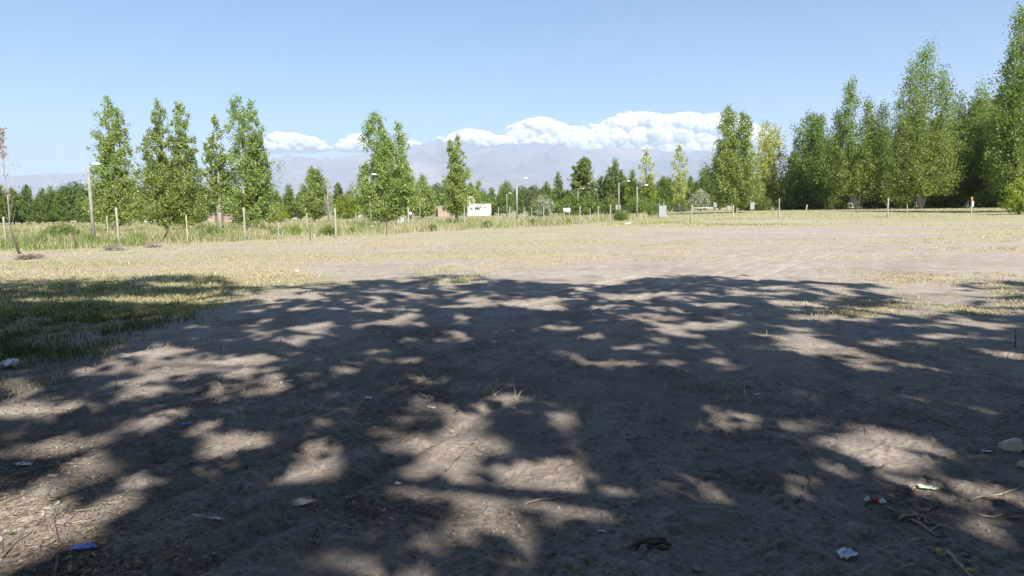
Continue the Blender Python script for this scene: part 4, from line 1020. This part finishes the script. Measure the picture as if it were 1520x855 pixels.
# ------------------------------------------------------------------ person
def person(px, d, label):
    p = at(px, d); root = empty('person', p, math.radians(200)); tag(root, label, 'person')
    def skin(name, verts, edges, rad, mat, parent, sub=2):
        me = bpy.data.meshes.new(name); me.from_pydata(verts, edges, []); me.update()
        o = link(name, me, mat, parent)
        m = o.modifiers.new('skin', 'SKIN'); sv = me.skin_vertices[0].data
        for i, r in enumerate(rad): sv[i].radius = r; sv[i].use_root = (i == 0)
        o.modifiers.new('sub', 'SUBSURF').levels = 1; o.modifiers['sub'].render_levels = 2
        return o
    V = [(0, 0, .95), (0, 0, 1.15), (0, 0, 1.40), (0, .0, 1.52), (0, .01, 1.62), (0, .02, 1.72),
         (.10, 0, .90), (.12, -.08, .50), (.12, .06, .08), (.12, -.10, .03), (-.10, 0, .90), (-.12, .10, .50), (-.12, .22, .10), (-.12, .10, .03),
         (.19, 0, 1.42), (.24, .06, 1.14), (.25, -.06, .90), (.25, -.12, .82), (-.19, 0, 1.42), (-.24, -.02, 1.14), (-.25, -.14, .93), (-.25, -.20, .85)]
    E = [(0, 1), (1, 2), (2, 3), (3, 4), (4, 5), (0, 6), (6, 7), (7, 8), (8, 9), (0, 10), (10, 11), (11, 12), (12, 13), (2, 14), (14, 15), (15, 16), (16, 17), (2, 18), (18, 19), (19, 20), (20, 21)]
    R = [(.15, .11), (.14, .10), (.16, .11), (.055, .055), (.085, .10), (.07, .08), (.09, .09), (.06, .06), (.04, .04), (.04, .03), (.09, .09), (.06, .06), (.04, .04), (.04, .03), (.06, .06), (.042, .042), (.03, .03), (.04, .02), (.06, .06), (.042, .042), (.03, .03), (.04, .02)]
    skin('body', V, E, R, M['skin'], root)
    skin('shirt', [V[0], V[1], V[2], (0, 0, 1.47), V[14], (.235, .05, 1.18), V[18], (-.235, -.01, 1.18)], [(0, 1), (1, 2), (2, 3), (2, 4), (4, 5), (2, 6), (6, 7)], [(.175, .13), (.165, .125), (.185, .13), (.09, .08), (.08, .08), (.062, .062), (.08, .08), (.062, .062)], M['shirt'], root)
    skin('trousers', [(0, 0, .97), V[6], V[7], (.12, .05, .12), V[10], V[11], (-.12, .21, .14)], [(0, 1), (1, 2), (2, 3), (0, 4), (4, 5), (5, 6)], [(.165, .12), (.11, .11), (.08, .08), (.065, .065), (.11, .11), (.08, .08), (.065, .065)], M['trousers'], root)
    mb = MB(); mb.blob((0, .035, 1.69), (.092, .105, .085), 12, 8); mb.build('hair', M['dark'], root, True)
person(609, 112, 'person in a white shirt and dark trousers walking beside the thick grey post')

# ------------------------------------------------------------------ brush heaps
def heap(px, py, w, h, label, mat, n=700, seed=1, name='brush_heap', cat='brushwood'):
    p = onground(px, py); s = p.y / F; rg = random.Random(seed); mb = MB()
    for i in range(n):
        a = rg.random() * 6.28; r = math.sqrt(rg.random()); x = r * math.cos(a) * w * s / 2; y = r * math.sin(a) * w * s / 2.4
        z = h * s * (1 - r * r) * rg.random(); L = .12 + .25 * rg.random(); b = rg.random() * 6.28; c = rg.uniform(-.2, .7)
        if n < 50: L *= .4; c *= .25
        mb.tube([(x, y, z), (x + math.cos(b) * L * .5, y + math.sin(b) * L * .5, z + L * c * .7), (x + math.cos(b) * L, y + math.sin(b) * L, max(0, z + L * c * .4))], .007 if n > 50 else .004, 3, cap=False)
    o = mb.build(name, mat, None); o.location = p; tag(o, label, cat); return o
heap(172, 372, 24, 9, 'grey brushwood heap at the foot of the thick pale left post', M['brush'], 500, 1)
heap(231, 367, 18, 5, 'low grey brushwood heap below the dark stake leaning right', M['brush'], 400, 2)
heap(45, 384, 24, 3, 'dark twig clump standing in for ditch shade near the charred leaning stake', M['twig'], 500, 3)  # dark twigs put in place of the shadow in the ditch
heap(631, 343, 14, 6, 'small dry brush clump in the weeds right of the pale metal panel', M['brush'], 200, 4)
heap(1368, 770, 62, 3, 'little pile of pale sticks and dry stalks at lower right', M['twig_pale'], 16, 6, 'stick_pile', 'sticks')

# ------------------------------------------------------------------ litter, stones, sticks
def crumple(px, py, wpx, label, mat, asp=.6, seed=1, name='paper_scrap', cat='litter', hfac=.22, shape=None, mat2=None, rz=None):
    p = onground(px, py); W = wpx * p.length / F * 1.0; rg = np.random.default_rng(seed)
    nx, ny = 14, 10
    U, Vv = np.meshgrid(np.linspace(-1, 1, nx), np.linspace(-1, 1, ny), indexing='ij')
    # torn outline
    sq = np.sqrt(1 - .42 * (U ** 2) * (Vv ** 2))
    out = 1 - .28 * (vnoise(U * 2.3 + seed * 3, Vv * 2.3 + 7) ) - .1 * rg.random(U.shape) * ((np.abs(U) > .99) | (np.abs(Vv) > .99))
    Xc = U * sq * out * W / 2; Yc = Vv * sq * out * W / 2 * asp
    if shape == 'drop': Yc = Yc * (1.0 - .78 * ss(-.4, 1, U)); 
    if shape == 'bow': Yc = Yc * (.35 + .65 * np.abs(U) ** 1.5)
    Zc = W * hfac * (fbm((U + seed) * 1.9, (Vv + seed) * 1.9, 3, ox=seed) ) + W * hfac * .22 * np.abs(np.sin(U * 3.3 + Vv * 2.1 + seed))
    Zc = Zc - Zc.min() + .002
    V1 = np.stack([Xc, Yc, Zc], -1).reshape(-1, 3); V2 = V1 - np.array([0, 0, .0015])
    me_v = np.vstack([V1, V2]); N = nx * ny
    f = []
    for i in range(nx - 1):
        for j in range(ny - 1):
            a = i * ny + j; f.append((a, a + ny, a + ny + 1, a + 1)); f.append((a + N, a + 1 + N, a + ny + 1 + N, a + ny + N))
    ring = [i * ny for i in range(nx)] + [(nx - 1) * ny + j for j in range(1, ny)] + [i * ny + ny - 1 for i in range(nx - 2, -1, -1)] + [j for j in range(ny - 2, 0, -1)]
    for k in range(len(ring)):
        a = ring[k]; b = ring[(k + 1) % len(ring)]; f.append((a, b, b + N, a + N))
    me = raw_mesh(name, me_v, np.array(f), False)
    # fold creases stay faceted
    me.materials.append(mat)
    o = link(name, me); o.location = p; o.rotation_euler = (rg.uniform(-.1, .1), rg.uniform(-.1, .1), rg.uniform(-.35, .35) if rz is None else rz)
    if mat2 is not None:
        me.materials.append(mat2)
        for q in me.polygons:
            if abs(q.center.x) < W * .16: q.material_index = 1
    tag(o, label, cat); return o
crumple(447, 748, 62, 'flattened dirty pale paper bag, drop shaped, lower left of centre', M['card'], .55, 3, 'paper_bag', hfac=.10, shape='drop', rz=.25)
crumple(308, 769, 52, 'long pinkish-white twisted wrapper left of the dirty paper bag', M['pink'], .22, 4, 'candy_wrapper', hfac=.10, shape='bow', rz=-.15)
crumple(126, 813, 36, 'bright blue foil wrapper near the bottom left corner', M['blue'], .5, 5, 'foil_wrapper', hfac=.12)
crumple(277, 630, 18, 'small blue wrapper in the shade, upper left of the dappled soil', M['blue'], .6, 6, 'foil_wrapper', hfac=.2)
crumple(36, 691, 26, 'pinkish-white paper scrap at the left edge of the soil', M['pink'], .5, 7, hfac=.2)
crumple(15, 546, 30, 'crumpled white plastic bag at the left edge beside the green grass', M['paper'], .8, 8, 'plastic_bag', hfac=.45)
crumple(1298, 746, 32, 'white wrapper with a red print in the middle, lower right', M['paper'], .55, 9, 'candy_wrapper', hfac=.3, shape='bow', mat2=M['red'], rz=-.3)
crumple(1256, 824, 34, 'crumpled white tissue nearest the bottom edge, right of centre', M['paper'], .75, 10, 'tissue', hfac=.25)
crumple(1377, 724, 28, 'flat pale green wrapper on a sunlit patch, lower right', M['green_wrap'], .6, 11, 'plastic_wrapper', hfac=.1)
crumple(893, 789, 16, 'small pale scrap right of bottom centre above the rounded stone', M['paper'], .5, 12, hfac=.2)
crumple(591, 719, 12, 'tiny white folded scrap on shaded soil right of the paper bag', M['paper'], .9, 13, hfac=.5)
crumple(440, 404, 9, 'white scrap lying in the sun beyond the shade, left of centre', M['paper'], .8, 14, hfac=.5)
crumple(476, 436, 8, 'white scrap just inside the shade edge, left of centre', M['paper'], .8, 15, hfac=.4)
crumple(728, 425, 8, 'white scrap at the shade edge right of the grass tuft strip', M['paper'], .8, 16, hfac=.4)
crumple(932, 334, 9, 'white scrap at the foot of the weeds near the low green bush', M['paper'], .8, 17, hfac=.7)
crumple(933, 387, 6, 'small white scrap on sunlit dry grass right of centre', M['paper'], .8, 18, hfac=.5)
crumple(547, 591, 13, 'pale scrap in mid shade left of the crossed sticks', M['paper'], .5, 19, hfac=.2)
crumple(763, 606, 12, 'pale scrap beside a sunlit patch right of the crossed sticks', M['paper'], .5, 20, hfac=.2)
crumple(431, 566, 12, 'whitish scrap left of the middle of the shaded soil', M['paper'], .5, 21, hfac=.3)
crumple(882, 469, 10, 'white scrap on a straw patch in the middle of the shade', M['paper'], .6, 22, hfac=.4)
crumple(1123, 586, 11, 'thin white scrap in the deep shade right of centre', M['paper'], .4, 23, hfac=.2)
crumple(78, 706, 18, 'bluish-grey flat scrap beneath the pinkish paper scrap', M['card'], .5, 24, hfac=.1)
crumple(640, 606, 16, 'pale paper piece at the lower end of the crossed sticks', M['card'], .6, 25, hfac=.2)
crumple(1463, 671, 16, 'small whitish flake left of the beige stone', M['paper'], .5, 26, hfac=.2)
crumple(760, 492, 8, 'tiny pale scrap in the shade above centre', M['paper'], .8, 27, hfac=.4)
def rock(px, py, wpx, hpx, label, mat, seed, name='stone'):
    p = onground(px, py + hpx * .4); s = p.length / F; mb = MB()
    bg_ = 'beige' in mat
    mb.blob((0, 0, hpx * s * .35), (wpx * s / 2, wpx * s / 2.4, hpx * s / 1.6), 7 if bg_ else 16, 5 if bg_ else 11, .5 if bg_ else .14, seed)
    o = mb.build(name, M[mat], None, not bg_); o.location = p; tag(o, label, 'stone')
    m = o.modifiers.new('b', 'BEVEL'); m.width = .004; m.segments = 2
rock(843, 833, 22, 12, 'rounded grey stone half sunk in the soil at the bottom centre', 'stone', 1)
rock(1502, 663, 30, 15, 'beige angular stone at the right edge of the soil', 'stone_beige', 2)
rock(1520, 690, 14, 9, 'pale small stone at the right edge below the beige one', 'stone_beige', 3)
rock(1035, 843, 14, 8, 'bluish grey pebble near the bottom right of centre', 'stone', 4)
rock(596, 508, 11, 6, 'pale stone catching the sun in the shade above centre', 'stone_beige', 5)
def stick(pts, r, label, mat='twig', name='twig', lift=0.01, cat='twig'):
    ps = [onground(*q) for q in pts]; b = ps[0].copy()
    fine = []
    for i in range(len(ps) - 1):
        for k in range(4):
            t = k / 4; q = ps[i].lerp(ps[i + 1], t); q.z = hz(q.x, q.y) + lift + .004 * math.sin(i * 3 + k); fine.append(q - b)
    q = ps[-1].copy(); q.z += lift; fine.append(q - b)
    mb = MB(); n = len(fine); random.seed(n)
    mb.tube(fine, [r * (1 - .6 * i / n) for i in range(n)], 6, jit=.25)
    o = mb.build(name, M[mat], None, True); o.location = b; tag(o, label, cat); return o
stick([(82, 858), (85, 830), (86, 805), (80, 780), (84, 765), (103, 752)], .007, 'long curved root-like twig running up from the bottom left edge')
stick([(2, 830), (25, 805), (50, 788), (68, 776)], .005, 'thin twig on the left leading toward the long root-like twig')
stick([(455, 818), (468, 815), (476, 802), (474, 790), (468, 780)], .008, 'hooked grey twig below the dirty paper bag')
stick([(250, 771), (270, 761), (296, 753)], .005, 'short straight twig above the pinkish wrapper')
stick([(322, 748), (324, 736), (328, 726)], .004, 'little dark twig above the long pinkish wrapper')
stick([(610, 582), (645, 585), (668, 588)], .012, 'dark stick lying across at the crossed sticks', name='stick')
stick([(620, 583), (640, 592), (644, 600), (638, 607)], .009, 'bent stick hooking down at the crossed sticks', name='stick')
stick([(645, 585), (665, 598), (684, 612)], .009, 'straight stick slanting right at the crossed sticks', name='stick')
stick([(732, 589), (744, 580), (752, 575)], .008, 'pale stick right of the crossed sticks in the shade', 'twig_pale', 'stick')
stick([(568, 576), (590, 571), (612, 565)], .006, 'thin twig left of the crossed sticks')
stick([(778, 752), (805, 743), (835, 741), (853, 738)], .006, 'pale twig crossing the sunlit patches, bottom centre', 'twig_pale')
stick([(828, 786), (845, 768), (868, 746)], .006, 'grey twig slanting up right beside the pale crossing twig')
stick([(662, 700), (690, 670), (708, 652)], .006, 'thin dark twig over the brightest central sun patch')
stick([(1022, 665), (1045, 667), (1068, 668)], .005, 'straight pale twig in the deep shade right of centre', 'twig_pale')
stick([(1406, 822), (1424, 840), (1444, 860)], .011, 'thick pale stick at the bottom right corner', 'twig_pale', 'stick')
stick([(1326, 848), (1358, 840), (1392, 838)], .007, 'pale stalk left of the thick stick at the bottom right', 'twig_pale')
stick([(1336, 772), (1362, 766), (1392, 778)], .009, 'lying stick under the little pile of sticks', 'twig_pale', 'stick')
stick([(1354, 774), (1376, 788), (1393, 799)], .008, 'stick slanting down right from the little pile of sticks', 'twig_pale', 'stick')
stick([(1366, 764), (1385, 752), (1402, 744)], .009, 'stick slanting up right from the little pile of sticks', 'twig', 'stick')
stick([(1450, 765), (1485, 766), (1524, 769)], .004, 'long dry stalk at the right edge on the sunlit soil', 'twig_pale')
stick([(1360, 610), (1400, 628), (1440, 641)], .006, 'long dark twig in the shade at the right')
stick([(1440, 745), (1475, 738), (1520, 722)], .004, 'fine dry stem above the long dry stalk at the right edge', 'twig_pale')
stick([(1196, 700), (1204, 716), (1199, 734)], .004, 'fine curved stem left of the red-printed wrapper')
stick([(930, 655), (960, 652), (985, 657)], .004, 'fine twig in the central deep shade')
# upright broken stick on the right and thin upright twigs
def upright(px, py0, py1, r, label, mat='twig', lean=.05, name='upright_twig'):
    p = onground(px, py0); h = ztop(px, py1, p.y) - p.z; mb = MB()
    mb.tube([(0, 0, -.05), (lean * h * .6, 0, h * .5), (lean * h, .01, h)], [r, r * .9, r * .5], 6, jit=.2)
    o = mb.build(name, M[mat], None, True); o.location = p; tag(o, label, 'twig')
upright(1507, 516, 489, .010, 'upright dark broken stick in the shade at the right edge', lean=-.05)
upright(170, 578, 556, .004, 'thin upright dead twig on the sunlit soil at left', lean=.3)
upright(1484, 432, 410, .006, 'thin upright weed stalk near the right edge, in the sun', 'twig_pale', .2)
upright(417, 515, 501, .006, 'small pale upright stalk left of centre in the shade', 'twig_pale', .02)
# dark bark piece
p = onground(963, 812); mb = MB(); random.seed(3)
mb.tube([(-.08, 0, .006), (-.04, .012, .016), (.02, .008, .020), (.085, .02, .030)], [.012, .020, .019, .009], 9, jit=.5)
mb.tube([(-.07, -.03, .004), (0, -.02, .012), (.09, -.03, .006)], [.008, .012, .006], 6, jit=.5)
mb.tube([(.06, .02, .02), (.10, -.02, .018)], [.012, .008], 6, jit=.4)
o = mb.build('bark_piece', M['post_dark'], None, False); o.location = p; tag(o, 'dark rotten bark piece in the shade right of bottom centre', 'bark')
# single fallen leaves
def fallen(px, py, L, label, mat, rz):
    p = onground(px, py); mb = MB(); n = 8; vs = []; fs = []
    for i in range(n + 1):
        t = i / n; w = L * .27 * math.sin(math.pi * min(1, t * 1.02)) ** .8 * (1.25 - .6 * t); x = L * (t - .5); z = .006 + .012 * math.sin(t * 3.1)
        vs += [(x, -w, z + .006), (x, 0, z), (x, w, z + .006)]
    for i in range(n):
        a = i * 3; fs += [(a, a + 3, a + 4, a + 1), (a + 1, a + 4, a + 5, a + 2)]
    mb.add(vs, fs); mb.tube([(-L * .5, 0, .006), (-L * .8, .004, .004)], .0015, 4)
    o = mb.build('fallen_leaf', M[mat], None, True); o.location = p; o.rotation_euler = (0, 0, rz); tag(o, label, 'leaf')
    m = o.modifiers.new('th', 'SOLIDIFY'); m.thickness = .0008
fallen(856, 847, .055, 'yellow-green fallen leaf beside the rounded grey stone', 'leaf_fallen', 1.1)
fallen(1394, 822, .05, 'yellow fallen leaf above the pale stalk at the bottom right', 'leaf_fallen_yellow', .4)
fallen(1322, 740, .04, 'small yellow fallen leaf right of the red-printed wrapper', 'leaf_fallen_yellow', 1.9)
fallen(1440, 852, .05, 'yellow fallen leaf at the lower end of the thick stick', 'leaf_fallen_yellow', -.6)
fallen(153, 812, .04, 'small yellow leaf next to the bright blue wrapper', 'leaf_fallen_yellow', .2)
fallen(103, 833, .05, 'green fallen leaf under the bright blue wrapper', 'leaf_fallen', .9)
fallen(19, 795, .03, 'tiny green leaf on the sunlit soil at bottom left', 'leaf_fallen', .5)
fallen(484, 763, .04, 'green fallen leaf just below the dirty paper bag', 'leaf_fallen', .0)
fallen(702, 661, .04, 'pale green leaf on the central sun patch', 'leaf_fallen', .1)
fallen(577, 629, .045, 'pale curled leaf left of the central sun patches', 'leaf_fallen', .9)
fallen(838, 568, .06, 'green leaf on the shaded soil above centre right', 'leaf_fallen', .3)
fallen(552, 737, .03, 'small brownish-yellow leaf right of the paper bag', 'leaf_fallen_yellow', .3)

# ------------------------------------------------------------------ mountains
def mountains():
    prof = [(-600, 264), (-300, 262), (0, 262), (60, 258), (200, 255), (330, 250), (380, 244), (425, 230), (480, 236), (540, 229), (600, 219), (640, 210), (665, 208), (700, 217), (760, 214), (800, 211), (830, 215), (870, 224), (900, 218), (960, 221), (1000, 226), (1060, 224), (1130, 226), (1250, 230), (1520, 240), (1900, 250), (2200, 255)]
    pxs = np.linspace(-500, 2000, 900); tops = np.interp(pxs, [p[0] for p in prof], [p[1] for p in prof])
    dist = np.linspace(8500, 19500, 220)
    el = []; az = []
    for px, py in zip(pxs, tops):
        r = ray(px, py); el.append(r.z / r.y); az.append(r.x / r.y)
    el = np.array(el); az = np.array(az)
    A, D = np.meshgrid(az, dist); E = np.meshgrid(el, dist)[0]
    X = A * D; Y = D
    u = (D - 8500) / (15000 - 8500)
    shp = np.where(u < 1, ss(0, 1, u) * .55 + .45 * np.clip(u, 0, 1), 1 - .55 * ss(1, 1.7, u))
    peak = E * 15000
    n = 0; a = 1; t = 0; x = X / 2600; y = Y / 2600
    for i in range(6):
        q = 1 - np.abs(2 * vnoise(x + 13 * i, y + 5 * i) - 1); n = n + a * q * q; t += a; a *= .52; x = x * 2.1 + .3 * y; y = y * 2.1 - .3 * x * .2
    n /= t
    Z = peak * shp * (.62 + .62 * n) + 70 * (fbm(X / 420, Y / 420, 4) - .5) * np.clip(u * 3, 0, 1)
    # keep the skyline on the surveyed profile
    ridge = np.max(Z / D, axis=0); k = el / ridge
    kk = np.convolve(np.pad(k, 3, mode='edge'), np.ones(7) / 7, 'valid')
    Z = Z * kk[None, :]
    Z = np.where(u <= 0.02, -30, Z)
    V = np.stack([X, Y, Z], -1).reshape(-1, 3); nr, na = X.shape
    i = np.arange(nr - 1)[:, None] * na; j = np.arange(na - 1)[None]
    Q = np.stack([i + j, i + j + 1, i + na + j + 1, i + na + j], -1).reshape(-1, 4)
    o = link('mountains', raw_mesh('mountains', V, Q, True), solid('mountain_rock', [(.3, (.11, .115, .14)), (.5, (.18, .17, .18)), (.7, (.28, .245, .24))], .0006, .95, .05, 0, detail=8))
    tag(o, 'hazy bare mountain range on the horizon', kind='structure')
mountains()

# ------------------------------------------------------------------ clouds
def cloud(name, env, dist, label, seed, rpx=11):
    """env: list of (px, py_top, py_bottom)"""
    rg = np.random.default_rng(seed)
    import bmesh
    bm = bmesh.new(); bmesh.ops.create_icosphere(bm, subdivisions=4, radius=1.0)
    base = np.array([v.co[:] for v in bm.verts]); fc = np.array([[v.index for v in f.verts] for f in bm.faces]); bm.free()
    xs = [e[0] for e in env]; V = []; Q = []; cnt = 0
    x = xs[0]
    s = dist / F
    centers = []
    while x < xs[-1]:
        t = np.interp(x, xs, [e[1] for e in env]); b = np.interp(x, xs, [e[2] for e in env])
        hpx = b - t
        r = min(rpx * .75, max(3, hpx * .5)) * (.45 + .85 * rg.random())
        centers.append((x, t + r * .9, r))
        k = int(hpx / 4)
        for _ in range(k):
            rr = min(rpx, hpx * .5) * (.28 + .6 * rg.random()); y = rg.uniform(t + rr, max(t + rr + .1, b - rr * .6)); centers.append((x + rg.normal(0, 3), y, rr))
        centers += [(x + rg.normal(0, r * .7), t + r * (.25 + .5 * rg.random()), r * .35) for _ in range(2)]; x += r * .5
    for (px, py, r) in centers:
        d = dist + rg.uniform(-1, 1) * r * s * 1.5
        rr_ = ray(px, py); c = np.array([rr_.x / rr_.y * d, d, CAMZ + rr_.z / rr_.y * d]); R = r * s
        P = base * R * np.array([1.15, 1.0, .92])
        W = P + c + np.array([px * 91.7, 0, 0])
        q = 0; a = 1; tt = 0; f = 1 / (R * .75)
        for o_ in range(5):
            n_ = vnoise(W[:, 0] * f + W[:, 1] * f * .37 + 3 * o_, W[:, 2] * f + W[:, 1] * f * .71 + 7 * o_)
            q = q + a * (1 - np.abs(2 * n_ - 1)); tt += a; a *= .48; f *= 2.0
        q /= tt
        P = P * (0.70 + .56 * q)[:, None]
        V.append(P + c); Q.append(fc + cnt); cnt += len(base)
    nb = len(V)
    # loose wisps that feather the outline
    o8 = np.array([[1, 0, 0], [-1, 0, 0], [0, 1, 0], [0, -1, 0], [0, 0, 1], [0, 0, -1.]])
    f8 = np.array([[0, 2, 4], [2, 1, 4], [1, 3, 4], [3, 0, 4], [2, 0, 5], [1, 2, 5], [3, 1, 5], [0, 3, 5]])
    for (px, py, r) in centers:
        rr_ = ray(px, py); c = np.array([rr_.x / rr_.y * dist, dist, CAMZ + rr_.z / rr_.y * dist]); R = r * s
        m = int(16 * r); v = rg.normal(size=(m, 3)); v /= np.linalg.norm(v, axis=1)[:, None]
        cc = c + v * (R * (.9 + .34 * rg.random(m) ** 2))[:, None] * np.array([1.3, 1, .9]); sz = (9 + 16 * rg.random(m))[:, None, None]
        W = cc[:, None] + o8[None] * sz * (.6 + .8 * rg.random((m, 6, 1)))
        V.append(W.reshape(-1, 3)); Q.append((np.arange(m)[:, None, None] * 6 + f8[None]).reshape(-1, 3) + cnt); cnt += m * 6
    bodyV = np.vstack(V[:nb]); bodyQ = np.vstack(Q[:nb])
    o = link(name, raw_mesh(name, bodyV, bodyQ, True), M['cloud'])
    rm = o.modifiers.new('union', 'REMESH'); rm.mode = 'VOXEL'; rm.voxel_size = 34; rm.use_smooth_shade = True
    sm = o.modifiers.new('soften', 'SMOOTH'); sm.factor = .5; sm.iterations = 1
    wv = np.vstack(V[nb:]); wq = np.vstack(Q[nb:]) - len(bodyV)
    link('wisps', raw_mesh('wisps', wv, wq, True), M['cloud'], o); tag(o, label, 'cloud'); return o
def cloud_mat():
    m, nt, out = nodes('cloud_white')
    p = nt.nodes.new('ShaderNodeBsdfPrincipled')
    p.inputs['Base Color'].default_value = (.56, .57, .59, 1); p.inputs['Roughness'].default_value = 1
    p.inputs['Specular IOR Level'].default_value = 0
    p.inputs['Subsurface Weight'].default_value = 1.0; p.inputs['Subsurface Radius'].default_value = (1, 1, 1)
    p.inputs['Subsurface Scale'].default_value = 120
    nt.links.new(p.outputs[0], out.inputs[0]); return m
M['cloud'] = cloud_mat()
CD = 27000
cloud('cumulus_cloud', [(394, 216, 225), (401, 202, 227), (412, 195, 227), (424, 199, 226), (438, 197, 226), (449, 204, 226), (462, 203, 226), (474, 211, 225), (488, 218, 224), (499, 218, 223), (507, 210, 223), (517, 206, 224), (530, 197, 224), (541, 205, 225), (552, 214, 225), (562, 219, 224)], CD, 'low white cloud bank over the ridge left of the double-crowned poplar', 1, 9)
cloud('cumulus_cloud', [(598, 216, 231), (610, 208, 231), (622, 212, 231)], CD, 'tiny white cloud just right of the double-crowned poplar', 2, 7)
cloud('cumulus_cloud', [(662, 208, 221), (678, 196, 221), (700, 192, 223), (720, 197, 221), (735, 202, 221), (758, 203, 221), (764, 186, 219), (782, 178, 221), (803, 174, 223), (825, 180, 223), (845, 189, 223), (862, 188, 223), (878, 196, 227)], CD, 'white cumulus with a rounded top above the highest ridge', 3, 13)
cloud('cumulus_cloud', [(880, 196, 227), (895, 183, 229), (912, 176, 231), (935, 168, 233), (955, 167, 233), (985, 172, 233), (1005, 170, 233), (1022, 167, 233), (1040, 174, 233), (1062, 168, 233), (1090, 176, 233), (1120, 188, 231), (1140, 206, 228)], CD, 'largest white cloud bank running to the dense poplar clump', 4, 15)

# ------------------------------------------------------------------ haze
def haze():
    mb = MB(); mb.box(-26000, 26000, -3000, 20500, -40, 1850)
    m, nt, out = nodes('valley_haze')
    v = nt.nodes.new('ShaderNodeVolumePrincipled')
    v.inputs['Color'].default_value = (.50, .60, .765, 1); v.inputs['Density'].default_value = HAZE
    v.inputs['Anisotropy'].default_value = 0.0
    nt.links.new(v.outputs[0], out.inputs['Volume'])
    o = mb.build('haze', m); tag(o, 'pale blue air haze over the whole valley', 'haze', kind='stuff')
HAZE = 8.0e-5
haze()

# ------------------------------------------------------------------ light
w = bpy.data.worlds.new('World'); scene.world = w; w.use_nodes = True
nt = w.node_tree; bg = nt.nodes['Background']
sky = nt.nodes.new('ShaderNodeTexSky'); sky.sky_type = 'NISHITA'; sky.sun_disc = False
sky.sun_elevation = EL; sky.sun_rotation = math.atan2(-LT.x, -LT.y)
sky.altitude = 900; sky.air_density = 0.95; sky.dust_density = 0.15; sky.ozone_density = 2.0
hv = nt.nodes.new('ShaderNodeHueSaturation'); hv.inputs['Saturation'].default_value = 1.22; hv.inputs['Value'].default_value = 1.20
nt.links.new(sky.outputs[0], hv.inputs['Color']); nt.links.new(hv.outputs[0], bg.inputs['Color']); bg.inputs['Strength'].default_value = 0.05
sun = bpy.data.lights.new('sun', 'SUN'); sun.energy = 5.0; sun.angle = math.radians(.53); sun.color = (1, .955, .895)
so = bpy.data.objects.new('sun', sun); COL.objects.link(so)
so.rotation_euler = LT.to_track_quat('-Z', 'Y').to_euler()
scene.view_settings.view_transform = 'Standard'; scene.view_settings.look = 'None'
scene.view_settings.gamma = 1.0; scene.view_settings.exposure = 1.31
scene.view_settings.use_curve_mapping = False
cy = scene.cycles
cy.volume_bounces = 1; cy.max_bounces = 8; cy.diffuse_bounces = 3; cy.transmission_bounces = 5; cy.transparent_max_bounces = 6
cy.caustics_reflective = False; cy.caustics_refractive = False
